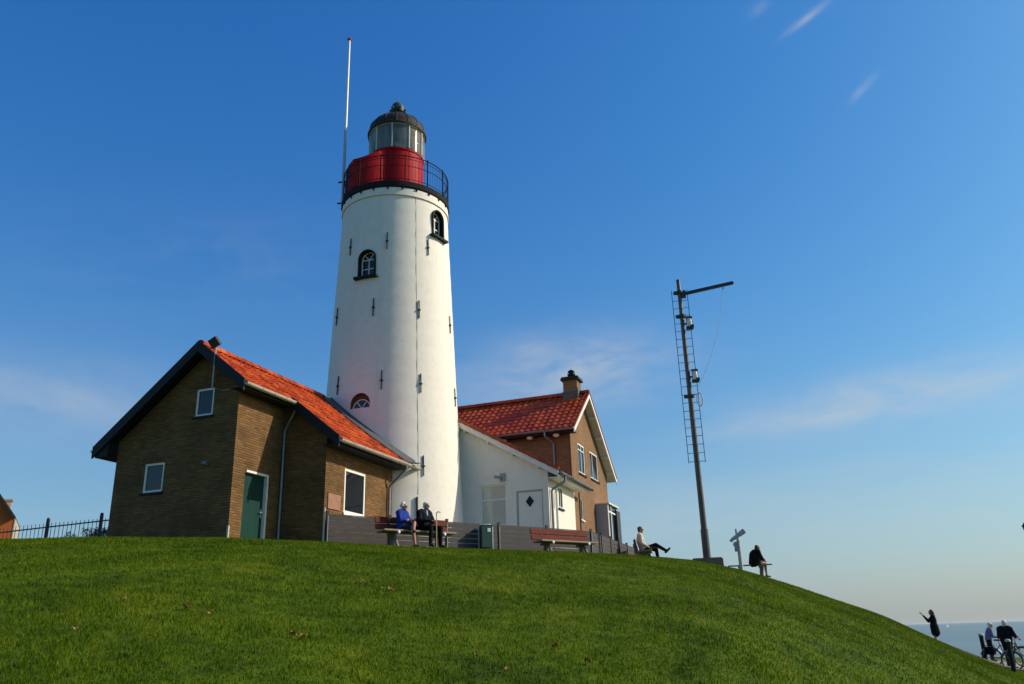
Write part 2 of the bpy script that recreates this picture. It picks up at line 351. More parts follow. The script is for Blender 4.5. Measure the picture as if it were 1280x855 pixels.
# ---------------------------------------------------------------- terrain: a grassy mound with a level top, flat ground round it, sea beyond
ZP = 2.5
K = [(-80, 23, -1.6), (-60, 23, .2), (-45, 23, 2.0), (-31.5, 22.7, math.tan(R(6.12))*22.7), (-26, 21.7, math.tan(R(6.40))*21.7), (-19, 21.5, math.tan(R(6.44))*21.5),
     (-13.1, 22.4, math.tan(R(6.19))*22.4), (-5.26, 24.2, math.tan(R(5.72))*24.2), (2.77, 26.5, math.tan(R(5.24))*26.5), (8.05, 28.2, math.tan(R(4.78))*28.2),
     (11.64, 29.3, math.tan(R(4.31))*29.3), (14.6, 30.4, math.tan(R(3.57))*30.4), (17.86, 31.8, math.tan(R(2.35))*31.8), (22.23, 34, math.tan(R(.61))*34),
     (26.14, 34, math.tan(R(-1.59))*34), (28.67, 31.3, math.tan(R(-3.02))*31.3), (33, 31, -1.72), (80, 31, -1.7)]
_a = np.linspace(-85, 85, 1701); _k = np.array(K)
def _sm(v):
    g = np.exp(-(np.arange(-20, 21)/10.0)**2); g /= g.sum()
    return np.convolve(np.pad(v, 20, 'edge'), g, 'valid')
_dc = _sm(np.interp(_a, _k[:, 0], _k[:, 1])); _zc = _sm(np.interp(_a, _k[:, 0], _k[:, 2]))
def sstep(a, b, x):
    t = np.clip((x-a)/(b-a), 0, 1); return t*t*(3-2*t)
def ground(x, y):
    x = np.asarray(x, float); y = np.asarray(y, float)
    az = np.degrees(np.arctan2(x, y)); d = np.hypot(x, y)
    front = 1-sstep(70, 84, np.abs(az))
    dc = np.interp(az, _a, _dc); zc = np.interp(az, _a, _zc)
    zc = zc*front+(-1.6)*(1-front); m = zc/dc
    t = np.clip(d/dc, 0, 1); ch = zc+1.6
    h00 = 2*t**3-3*t**2+1; h10 = t**3-2*t**2+t; h01 = -2*t**3+3*t**2; h11 = t**3-t**2
    zin = h00*-1.6+h10*(1.22*ch)+h01*zc+h11*dc*m
    e = np.maximum(d-dc, 0); zo = zc+m*1.0*(1-np.exp(-e))
    wr = sstep(14, 23, az)
    drop = wr*sstep(2, 24, e)+(1-wr)*sstep(30, 60, e)
    zo = zo*(1-drop)+(-1.75)*drop
    z = np.where(d < dc, zin, zo)
    edge = 95-43*sstep(8, 22, az)+70*sstep(-8, -24, az)*0
    edge = np.where(az < -8, 95+60*sstep(8, 24, -az), edge); edge = np.where(np.abs(az) > 84, 160, edge)
    z = z+(-6.6-z)*sstep(0, 4, d-edge)
    z = z+.05*np.sin(x*.9+.3)*np.sin(y*.7+1)*sstep(2, 5, d)*(1-sstep(.75, .95, d/dc))
    return z
def gz(x, y): return float(ground(x, y))
azs = np.concatenate([np.arange(-180, -60, 6), np.arange(-60, 60, .5), np.arange(60, 180, 6)])
rs = np.concatenate([np.arange(.6, 46, .4), np.arange(46, 62, .8), np.arange(62, 175, 3)])
A, D = np.meshgrid(np.radians(azs), rs, indexing='ij'); X = D*np.sin(A); Y = D*np.cos(A); Z = ground(X, Y)
na, nr = X.shape
vs = np.stack([X, Y, Z], -1).reshape(-1, 3).tolist()+[[0, 0, -1.6]]
fs = []
for i in range(na):
    j = (i+1) % na
    fs.append((i*nr, j*nr, na*nr))
    for k in range(nr-1): fs.append((i*nr+k, i*nr+k+1, j*nr+k+1, j*nr+k))
def grass_mat(name, blade):
    m, nt, b = newmat(name)
    tc = N(nt, 'ShaderNodeTexCoord'); geo = N(nt, 'ShaderNodeNewGeometry')
    n1 = N(nt, 'ShaderNodeTexNoise', Scale=.8, Detail=7.0, Roughness=.7); nt.links.new(tc.outputs['Object'], n1.inputs['Vector'])
    n2 = N(nt, 'ShaderNodeTexNoise', Scale=3.4, Detail=6.0, Roughness=.75); nt.links.new(tc.outputs['Object'], n2.inputs['Vector'])
    ad = N(nt, 'ShaderNodeMath', operation='MULTIPLY_ADD'); ad.inputs[1].default_value = .5; nt.links.new(n2.outputs['Fac'], ad.inputs[0])
    m2 = N(nt, 'ShaderNodeMath', operation='MULTIPLY'); m2.inputs[1].default_value = .5; nt.links.new(n1.outputs['Fac'], m2.inputs[0]); nt.links.new(m2.outputs[0], ad.inputs[2])
    r = ramp(nt, [(.35, (.023, .053, .0005)), (.45, (.062, .116, .001)), (.54, (.105, .168, .002)), (.66, (.185, .210, .010))]); nt.links.new(ad.outputs[0], r.inputs['Fac'])
    n5 = N(nt, 'ShaderNodeTexNoise', Scale=1.9, Detail=9.0, Roughness=.8); nt.links.new(tc.outputs['Object'], n5.inputs['Vector'])
    r5 = ramp(nt, [(.60, (0,)*3), (.72, (.55,)*3)]); nt.links.new(n5.outputs['Fac'], r5.inputs['Fac'])
    m5 = N(nt, 'ShaderNodeMix', data_type='RGBA'); nt.links.new(r5.outputs['Color'], m5.inputs['Factor']); nt.links.new(r.outputs['Color'], m5.inputs['A']); m5.inputs['B'].default_value = (.20, .17, .035, 1)
    col = m5.outputs['Result']
    if blade:
        r3 = ramp(nt, [(0, (.55, .6, .5)), (.6, (1, 1, 1)), (.92, (1.3, 1.15, .9)), (.96, (2.2, 1.35, 3.0))]); nt.links.new(geo.outputs['Random Per Island'], r3.inputs['Fac'])
        mx = N(nt, 'ShaderNodeMix', data_type='RGBA', blend_type='MULTIPLY'); mx.inputs['Factor'].default_value = 1; nt.links.new(col, mx.inputs['A']); nt.links.new(r3.outputs['Color'], mx.inputs['B']); col = mx.outputs['Result']
        nt.links.new(col, b.inputs['Base Color']); b.inputs['Roughness'].default_value = .6; b.inputs['Specular IOR Level'].default_value = .08
        tl = N(nt, 'ShaderNodeBsdfTranslucent'); nt.links.new(col, tl.inputs['Color'])
        ms = N(nt, 'ShaderNodeMixShader'); ms.inputs[0].default_value = .35; nt.links.new(b.outputs[0], ms.inputs[1]); nt.links.new(tl.outputs[0], ms.inputs[2])
        nt.links.new(ms.outputs[0], nt.nodes['Material Output'].inputs['Surface'])
    else:
        mx = N(nt, 'ShaderNodeMix', data_type='RGBA', blend_type='MULTIPLY'); mx.inputs['Factor'].default_value = 1; nt.links.new(col, mx.inputs['A']); mx.inputs['B'].default_value = (.8, .75, .8, 1)
        nt.links.new(mx.outputs['Result'], b.inputs['Base Color']); b.inputs['Roughness'].default_value = .9; b.inputs['Specular IOR Level'].default_value = .1
        n3 = N(nt, 'ShaderNodeTexNoise', Scale=40.0, Detail=5.0); nt.links.new(tc.outputs['Object'], n3.inputs['Vector'])
        bp = N(nt, 'ShaderNodeBump', Strength=.8, Distance=.03); nt.links.new(n3.outputs['Fac'], bp.inputs['Height']); nt.links.new(bp.outputs['Normal'], b.inputs['Normal'])
    return m
M_lawn = grass_mat('lawn_soil_and_grass', False); M_blade = grass_mat('grass_blades', True)
g = MB(); g.v = vs; g.f = fs; g.m = [0]*len(fs)
lawn = g.build('lawn', M_lawn, smooth=180, recalc=False); tag(lawn, 'grassy mound sloping up to the lighthouse and down to the sea', 'ground', kind='structure')
for pl in ():
    pass
# grass blades
rg = np.random.default_rng(3)
dmin, dmax = 4.2, 46.0
def blades(n):
    az = rg.uniform(-38, 37, n); d = rg.uniform(dmin, dmax, n)         # uniform in d: density falls as 1/d
    dc = np.interp(az, _a, _dc)
    keep = (d < dc+1.2+6*sstep(15, 22, az)) & (az > -38)
    az = az[keep]; d = d[keep]; x = d*np.sin(np.radians(az)); y = d*np.cos(np.radians(az)); return x, y, d
x, y, d = blades(900000); n = len(x); z = ground(x, y)-.004
patch = .5+.5*np.sin(x*1.3+2*np.sin(y*.8))*np.sin(y*1.1+1.7*np.sin(x*.6))
patch2 = .5+.5*np.sin(x*5.3+3*np.sin(y*2.9))*np.sin(y*4.7+2.3*np.sin(x*3.1))
h = rg.uniform(.014, .040, n)*(.7+.45*patch+.5*patch2); wd = rg.uniform(.0018, .0034, n)*(.8+d/14)
th = rg.uniform(0, 2*PI, n); ln = rg.uniform(.1, .75, n)*h; la = rg.uniform(0, 2*PI, n)
cx, cy = np.cos(th)*wd, np.sin(th)*wd; lx, ly = np.cos(la)*ln, np.sin(la)*ln
P0 = np.stack([x-cx, y-cy, z], 1); P1 = np.stack([x+cx, y+cy, z], 1)
P2 = np.stack([x+cx*.7+lx*.35, y+cy*.7+ly*.35, z+h*.6], 1); P3 = np.stack([x-cx*.7+lx*.35, y-cy*.7+ly*.35, z+h*.6], 1); P4 = np.stack([x+lx, y+ly, z+h], 1)
VV = np.stack([P0, P1, P2, P3, P4], 1).reshape(-1, 3).astype(np.float32)
me = bpy.data.meshes.new('grass'); me.vertices.add(len(VV)); me.vertices.foreach_set('co', VV.ravel())
b5 = (np.arange(n)*5)[:, None]; L = np.concatenate([b5+0, b5+1, b5+2, b5+3, b5+3, b5+2, b5+4], 1).ravel().astype(np.int32)
me.loops.add(len(L)); me.loops.foreach_set('vertex_index', L)
st = np.stack([np.arange(n)*7, np.arange(n)*7+4], 1).ravel().astype(np.int32)
me.polygons.add(2*n); me.polygons.foreach_set('loop_start', st)
me.materials.append(M_blade); me.update(calc_edges=True); me.validate()
go = bpy.data.objects.new('grass', me); link(go); tag(go, 'short green grass covering the mound', 'grass', kind='stuff')

# sea
def sea_mat():
    m, nt, b = newmat('sea_water'); tc = N(nt, 'ShaderNodeTexCoord')
    mp = N(nt, 'ShaderNodeMapping'); mp.inputs['Scale'].default_value = (.35, 1.0, 1); nt.links.new(tc.outputs['Object'], mp.inputs['Vector'])
    n1 = N(nt, 'ShaderNodeTexNoise', Scale=.35, Detail=8.0, Roughness=.65); nt.links.new(mp.outputs[0], n1.inputs['Vector'])
    bp = N(nt, 'ShaderNodeBump', Strength=.8, Distance=.5); nt.links.new(n1.outputs['Fac'], bp.inputs['Height']); nt.links.new(bp.outputs['Normal'], b.inputs['Normal'])
    n2 = N(nt, 'ShaderNodeTexNoise', Scale=.02, Detail=5.0); nt.links.new(mp.outputs[0], n2.inputs['Vector'])
    r = ramp(nt, [(.35, (.13, .175, .155)), (.65, (.17, .21, .185))]); nt.links.new(n2.outputs['Fac'], r.inputs['Fac']); nt.links.new(r.outputs['Color'], b.inputs['Base Color'])
    b.inputs['Roughness'].default_value = .35; b.inputs['IOR'].default_value = 1.33; return m
g = MB(); rr = [2.0, 60, 200, 600, 2000, 6000, 20000]; nn = 96
g.v = [(q*math.cos(2*PI*k/nn), q*math.sin(2*PI*k/nn), -6.0) for q in rr for k in range(nn)]
g.f = [(i*nn+k, i*nn+(k+1) % nn, (i+1)*nn+(k+1) % nn, (i+1)*nn+k) for i in range(len(rr)-1) for k in range(nn)]; g.m = [0]*len(g.f)
tag(g.build('sea', sea_mat(), recalc=False), 'calm grey blue sea reaching the horizon', 'sea', kind='structure')
# promenade path on the right
g = MB(); g.v = []; pa = np.arange(26, 62, 1.0)
for a in pa:
    for q in np.linspace(36.5, 43.5, 8):
        xx, yy = q*math.sin(R(a)), q*math.cos(R(a)); g.v.append((xx, yy, gz(xx, yy)+.02))
g.f = [(i*8+k, i*8+k+1, (i+1)*8+k+1, (i+1)*8+k) for i in range(len(pa)-1) for k in range(7)]; g.m = [0]*len(g.f)
tag(g.build('path', mat('path_paving', (.22, .17, .13), .85, var=.2, scale=9, bump=.3), recalc=False), 'brownish promenade path below the mound', 'path', kind='structure')

# ---------------------------------------------------------------- building parts
RZ = R(-20)
Bw = V((-7.469, 21.753, ZP)); Fw = V((1.103, 28.979, ZP)); TC = V((-4.481, 29.562, ZP))
EX, EY, EZ = V((1, 0, 0)), V((0, 1, 0)), V((0, 0, 1))
def tile_roof(o, U, S, W, ulen, slen, tile=.21, gauge=.33, amp=.03, keep=None, step=.028, sub=6):
    """pantile sheet: o = eave corner, U along the eave, S up the slope, W outward normal (unit vectors)"""
    o, U, S, W = V(o), V(U), V(S), V(W); g = MB()
    nu = max(2, int(round(ulen/tile*sub))); us = [ulen*i/nu for i in range(nu+1)]
    vl = []; q = 0
    while q < slen-1e-6:
        e = min(q+gauge, slen); vl.append((q, step)); vl.append((e, step*(1-(e-q)/gauge))); q = e
    pts = [[None]*len(vl) for _ in us]
    for i, u in enumerate(us):
        ph = (u/tile) % 1
        wv = amp*(.5+.5*math.cos(2*PI*ph))**1.5
        for j, (vv, hh) in enumerate(vl): pts[i][j] = o+U*u+S*vv+W*(wv+hh)
    idx = {}
    for i in range(nu):
        for j in range(len(vl)-1):
            c = o+U*((us[i]+us[i+1])/2)+S*((vl[j][0]+vl[j+1][0])/2)
            if keep and not keep(c): continue
            q = []
            for a, b in ((i, j), (i+1, j), (i+1, j+1), (i, j+1)):
                if (a, b) not in idx: idx[(a, b)] = len(g.v); g.v.append(tuple(pts[a][b]))
                q.append(idx[(a, b)])
            g.f.append(q); g.m.append(0)
    return g
def ridge_tiles(a, b, rad=.13, seg=.36):
    a, b = V(a), V(b); d = (b-a); L = d.length; d.normalize(); sx = d.cross(EZ).normalized(); g = MB(); n = int(L/seg)
    for k in range(n):
        s0, s1 = L*k/n, L*(k+1)/n+.03; vs = []
        for s, rr_ in ((s0, rad), (s1, rad*.93)):
            for t in range(9):
                an = PI*(t/8)*1.1-.05*PI; vs.append(a+d*s+sx*math.cos(an)*rr_+EZ*(math.sin(an)*rr_-.03))
        for s, rr_ in ((s0, rad-.02), (s1, rad*.93-.02)):
            for t in range(9):
                an = PI*(t/8)*1.1-.05*PI; vs.append(a+d*s+sx*math.cos(an)*rr_+EZ*(math.sin(an)*rr_-.03))
        fs = []
        for t in range(8): fs += [(t, t+1, 9+t+1, 9+t), (18+t+1, 18+t, 27+t, 27+t+1), (t, 18+t, 18+t+1, t+1), (9+t+1, 27+t+1, 27+t, 9+t)]
        fs += [(0, 9, 27, 18), (8, 26, 35, 17)]
        g.add(vs, fs)
    return g
def gutter(a, b, rad=.075, band=.55):
    a, b = V(a), V(b); d = (b-a); L = d.length; d.normalize(); sx = d.cross(EZ).normalized(); g = MB()
    def ring(s0, s1, ro, ri):
        pol = [(math.cos(PI+PI*t/10)*ro, math.sin(PI+PI*t/10)*ro) for t in range(11)]+[(math.cos(2*PI-PI*t/10)*ri, math.sin(2*PI-PI*t/10)*ri) for t in range(11)]
        g.prism(pol, a+d*s0, sx, EZ, d, s1-s0)
    ring(0, L, rad, rad-.008); q = .12
    while q < L-.05: ring(q, q+.035, rad+.009, rad+.001); q += band
    pol = [(math.cos(PI+PI*t/10)*rad, math.sin(PI+PI*t/10)*rad) for t in range(11)]
    g.prism(pol, a, sx, EZ, d, .012); g.prism(pol, b-d*.012, sx, EZ, d, .012)
    return g
def window(par, o, U, Nn, w, h, mats=None, recess=.09, fr=.06, vbars=(), hbars=(), sill=True, sillmat=None, pane=None, bar=.04):
    """o = lower-left corner on the outer wall face (seen from outside, U to the right)"""
    o, U, Nn = V(o), V(U), V(Nn); g = MB(); c0 = o-Nn*recess
    def bx(u0, z0, u1, z1, t0, t1, mb):
        vs = [c0+U*u+EZ*zz+Nn*t for t in (t0, t1) for (u, zz) in ((u0, z0), (u1, z0), (u1, z1), (u0, z1))]
        mb.add(vs, [(0, 1, 2, 3), (7, 6, 5, 4), (0, 4, 5, 1), (1, 5, 6, 2), (2, 6, 7, 3), (3, 7, 4, 0)])
    bx(0, 0, fr, h, 0, .05, g); bx(w-fr, 0, w, h, 0, .05, g); bx(fr, 0, w-fr, fr, 0, .05, g); bx(fr, h-fr, w-fr, h, 0, .05, g)
    for q in vbars: bx(q-bar/2, fr, q+bar/2, h-fr, .003, .043, g)
    for q in hbars: bx(fr, q-bar/2, w-fr, q+bar/2, .005, .04, g)
    wo = g.build('window', mats or M_wframe, par)
    pg = MB(); bx(fr*.6, fr*.6, w-fr*.6, h-fr*.6, .012, .02, pg); pg.build('pane', pane or M_glass, wo)
    if sill:
        s = MB(); vs0 = recess+.05; bx(-.05, -.065, w+.05, -.005, .0, vs0, s); s.build('sill', sillmat or M_slate, wo)
    return wo
def downpipe(par, pts, rad=.04, m=None, name='downpipe'):
    P = [V(q) for q in pts]; out = [P[0]]
    for i in range(1, len(P)-1):
        a = P[i]+(P[i-1]-P[i]).normalized()*min(.09, (P[i-1]-P[i]).length*.4); b = P[i]+(P[i+1]-P[i]).normalized()*min(.09, (P[i+1]-P[i]).length*.4)
        for t in (0, .25, .5, .75, 1): out.append(a*(1-t)**2+P[i]*2*t*(1-t)+b*t*t)
    out.append(P[-1]); g = MB(); g.tube(out, rad, 10)
    return g.build(name, m or M_zinc, par, smooth=50)

# ================================================================ brick cottage (local x = right along the gable, y = away along the ridge)
cot = empty('brick_cottage', Bw, RZ, 'dark brown brick cottage with orange pantile roof and green door left of the lighthouse', 'cottage')
XR, ZR, SL = -1.2, 5.45, .80                      # ridge and roof slope
def rz_(x): return ZR-SL*abs(x-XR)
WT = 6.05; BT = 5.9
tloc = V((.138, 8.36, 0))
def tower_r(h): return 2.01+.043*(16.93-(h+ZP))
g = MB()
zt = lambda x: rz_(x)-.16
# gable front wall with two openings
win_a = (-2.98, 1.50, -2.30, 2.31); win_b = (-1.44, 3.47, -.84, 4.26)
g.wall([(-4.03, -.4), (0, -.4), (0, zt(0)), (XR, zt(XR)), (-4.03, zt(-4.03))], [rect(*win_a), rect(*win_b)], (0, 0, 0), EX, -EY, .25)
dz0, dz1, dy0, dy1 = -.3, 1.97, .50, 1.53
g.wall([(.25, -.4), (2.14, -.4), (2.14, zt(0)-.02), (.25, zt(0)-.02)], [rect(dy0, dz0, dy1, dz1)], (0, 0, 0), EY, EX, .25)
g.wall([(.0, -.4), (1.46, -.4), (1.46, zt(1.46)), (.0, zt(.0))], [], (0, 2.14, 0), EX, -EY, .25)
wz = (3.16, 1.02, 4.36, 2.32)
g.wall([(2.39, -.4), (WT, -.4), (WT, zt(1.46)-.02), (2.39, zt(1.46)-.02)], [rect(*wz)], (1.46, 0, 0), EY, EX, .25)
g.wall([(.25, -.4), (7.5, -.4), (7.5, zt(-4.03)-.02), (.25, zt(-4.03)-.02)], [], (-4.03, 0, 0), EY, -EX, .25)
g.build('wall', M_brick_l, cot)
# soldier course lintels over the gable windows
for (x0, z0, x1, z1) in (win_a, win_b):
    g = MB(); k = int((x1-x0+.3)/.075)
    for i in range(k): g.box((x0-.15+.075*(i+.5), -.002, z1+.10), (.062, .012, .2))
    g.build('lintel', M_brick_l, cot)
window(cot, (win_a[0], 0, win_a[1]), EX, -EY, win_a[2]-win_a[0], win_a[3]-win_a[1], recess=.07)
window(cot, (win_b[0], 0, win_b[1]), EX, -EY, win_b[2]-win_b[0], win_b[3]-win_b[1], recess=.07)
window(cot, (1.46, wz[0], wz[1]), EY, EX, wz[2]-wz[0], wz[3]-wz[1], recess=.06, fr=.075, sillmat=M_wframe)
# green door with white frame
g = MB(); g.box2((-.17, dy0, dz0), (-.06, dy0+.06, dz1)); g.box2((-.17, dy1-.065, dz0), (.012, dy1, dz1)); g.box2((-.17, dy0+.06, dz1-.06), (.012, dy1-.065, dz1))
df = g.build('door_frame', M_wframe, cot)
g = MB(); g.box2((-.14, dy0+.062, dz0), (-.09, dy1-.067, dz1-.062)); dr = g.build('door', M_door, cot)
g = MB(); g.tube([(-.09, dy1-.13, .92), (-.03, dy1-.13, .92), (-.03, dy1-.25, .92)], .012, 8); g.box2((-.089, dy1-.155, .78), (-.08, dy1-.105, 1.02)); g.build('handle', M_steel, dr)
# roof underlay, tiles, lead
YF = -.36; YW = 1.92; XE1, XE2, XEL = .42, 1.99, -4.50; LX = 7.2
cs = math.cos(math.atan(SL)); sn = math.sin(math.atan(SL))
def deck(x0, x1, y0, y1, t=.10, dz=0):
    a, b = min(x0, x1), max(x0, x1)
    pol = [(x0, rz_(x0)+dz), (x1, rz_(x1)+dz), (x1, rz_(x1)+dz-t), (x0, rz_(x0)+dz-t)]
    return pol, y0, y1
g = MB()
for (x0, x1, y0, y1) in ((XEL, XR, YF, LX), (XR, XE1, YF, 6.1), (XE1, XE2, YW, 6.45)):
    pol, a, b = deck(x0, x1, y0, y1); g.prism(pol, (0, a, 0), EX, EZ, EY, b-a)
g.build('roof_deck', M_slate, cot)
def keep_r(c):
    x, y = c.x, c.y
    if y < YW and x > XE1: return False
    h_ = rz_(x); rad = tower_r(h_)+.40
    return (x-tloc.x)**2+(y-tloc.y)**2 > rad*rad
S_R = V((-cs, 0, sn)); W_R = V((sn, 0, cs)); S_L = V((cs, 0, sn)); W_L = V((-sn, 0, cs))
g = tile_roof((XE2+.04, YF+.01, rz_(XE2+.04)+.005), EY, S_R, W_R, 7.6, (XE2+.04-XR)/cs, keep=keep_r)
roof = g.build('roof', M_tile_l, cot, smooth=35, recalc=False)
g = tile_roof((XEL-.04, LX, rz_(XEL-.04)+.005), -EY, S_L, W_L, LX-YF+.03, (XR-XEL+.04)/cs, keep=keep_r)
g.build('roof', M_tile_l, cot, smooth=35, recalc=False)
ridge_tiles((XR, YF+.02, ZR+.045), (XR, 5.85, ZR+.045)).build('ridge_tiles', M_tile_l, roof, smooth=40)
# lead saddle between tiles and tower
g = MB(); th_ = np.radians(np.linspace(-165, -43, 60)); prof = [(.50, .065), (.40, .09), (.22, .11), (.06, .13), (-.04, .20)]
for q in prof:
    for t in th_:
        x0 = tloc.x+2.5*math.cos(t); hh = rz_(max(XEL, min(XE2, x0))); rad = tower_r(hh)+q[0]
        x_, y_ = tloc.x+rad*math.cos(t), tloc.y+rad*math.sin(t); x_c = min(x_, XE2+.05)
        g.v.append((x_, y_, rz_(x_c)+q[1]))
nt_ = len(th_)
g.f = [(i*nt_+k, i*nt_+k+1, (i+1)*nt_+k+1, (i+1)*nt_+k) for i in range(len(prof)-1) for k in range(nt_-1)]; g.m = [0]*len(g.f)
lo = g.build('lead_flashing', M_lead, cot, smooth=40); sm = lo.modifiers.new('thick', 'SOLIDIFY'); sm.thickness = .03; sm.offset = 0
# bargeboards
def barge(par, x0, x1, y, hgt=.33, t=.05, m=None, top=.11):
    pol = [(x0, rz_(x0)+top), (x1, rz_(x1)+top), (x1, rz_(x1)+top-hgt), (x0, rz_(x0)+top-hgt)]
    g = MB(); g.prism(pol, (0, y, 0), EX, EZ, EY, t); return g.build('bargeboard', m or M_slate, par)
barge(cot, XEL-.05, XR, YF-.048); barge(cot, XR, XE1+.03, YF-.048); barge(cot, XE1-.05, XE2+.03, YW-.05)
g = MB(); g.prism([(XEL+.02, rz_(XEL)-.11), (-4.03, rz_(-4.03)-.17), (-4.03, rz_(XEL)-.24), (XEL+.02, rz_(XEL)-.24)], (0, YF, 0), EX, EZ, EY, LX-YF); g.build('soffit', M_slate, cot)
g = MB(); g.prism([(.02, rz_(XE1)-.12), (XE1-.03, rz_(XE1)-.12), (XE1-.03, rz_(XE1)-.15), (.02, rz_(XE1)-.15)], (0, YF+.01, 0), EX, EZ, EY, YW-YF-.02)
g.prism([(1.48, rz_(XE2)-.12), (XE2-.04, rz_(XE2)-.12), (XE2-.04, rz_(XE2)-.15), (1.48, rz_(XE2)-.15)], (0, YW+.01, 0), EX, EZ, EY, 6.2-YW); g.build('fascia', M_slate, cot)
gutter((XE1+.06, YF-.02, rz_(XE1)-.02), (XE1+.06, YW+.12, rz_(XE1)-.02), .085).build('gutter', M_gutter, cot, smooth=40)
gutter((XE2+.06, YW-.03, rz_(XE2)-.02), (XE2+.06, 6.95, rz_(XE2)-.02), .085).build('gutter', M_gutter, cot, smooth=40)
gutter((XEL-.06, YF-.02, rz_(XEL)-.02), (XEL-.06, LX, rz_(XEL)-.02), .085).build('gutter', M_gutter, cot, smooth=40)
downpipe(cot, [(XE1+.06, 1.96, rz_(XE1)-.09), (XE1+.06, 1.96, rz_(XE1)-.22), (.06, 2.06, 3.35), (.06, 2.06, -.3)])
downpipe(cot, [(XE2+.06, 5.9, rz_(XE2)-.09), (XE2+.06, 5.9, rz_(XE2)-.2), (1.53, 5.75, 2.15), (1.53, 5.75, -.3)])
g = MB(); g.box2((-.03, -.02, -.3), (.022, -.003, .42)); g.box2((.003, -.002, -.3), (.022, .03, .42)); g.build('corner_guard', M_gutter, cot)
g = MB(); g.tube([(1.50, 2.11, -.3), (1.50, 2.11, 1.02)], .03, 8); g.build('corner_post', M_gutter, cot)
# plaque, vent, floodlight
g = MB(); g.box2((1.462, 2.30, 1.04), (1.485, 2.95, 1.47)); g.build('plaque', M_plaque, cot)
g = MB(); g.tube([(-.92, -.0, 2.12), (-.92, -.10, 2.12), (-.83, -.16, 2.11), (-.74, -.15, 2.08)], .05, 10); g.build('vent_pipe', M_zinc, cot, smooth=50)
g = MB(); g.tube([(-.60, -.02, 4.13), (-.60, -.39, 4.13), (-.60, -.39, 5.30)], .022, 8); g.tube([(-.60, -.02, 4.12), (-.30, -.02, 4.12)], .012, 6)
fl = g.build('floodlight', M_steel, cot, smooth=60)
g = MB(); ro = Matrix.Rotation(R(-25), 3, 'Y') @ Matrix.Rotation(R(25), 3, 'X'); g.box((-.63, -.42, 5.40), (.26, .12, .26), ro); g.box((-.60, -.39, 5.29), (.08, .05, .06)); g.build('lamp_housing', M_black, fl)

# ================================================================ lighthouse
lh = empty('lighthouse', TC, 0, 'tall white tapering lighthouse with red gallery drum and glazed lantern under a dark dome', 'lighthouse')
prof = [(tower_r(-.5)+.02, -.5)]
for i in range(0, 60):
    hh = 13.25*i/59; prof.append((tower_r(hh)+.008*math.sin(i*1.9)*.5, hh))
prof += [(tower_r(13.25)+.035, 13.27), (tower_r(13.6)+.04, 13.62)]
g = MB(); g.lathe(prof, 96); tower = g.build('tower_wall', [M_tower, M_dkgreen], lh, smooth=40)
def on_tower(ang, h, out=0.0):
    a = R(ang); q = tower_r(h)+out; return V((q*math.cos(a), q*math.sin(a), h))
def arch_pts(w_, h_, n=14):
    rr_ = w_/2; return [(-rr_, 0), (rr_, 0)]+[(rr_*math.cos(PI*t/n), h_-rr_+rr_*math.sin(PI*t/n)) for t in range(n+1)] if h_ > rr_+1e-6 else [(rr_*math.cos(PI*t/n), rr_*math.sin(PI*t/n)) for t in range(n+1)]
M_reveal = mat('brown_reveal', (.16, .07, .035), .8)
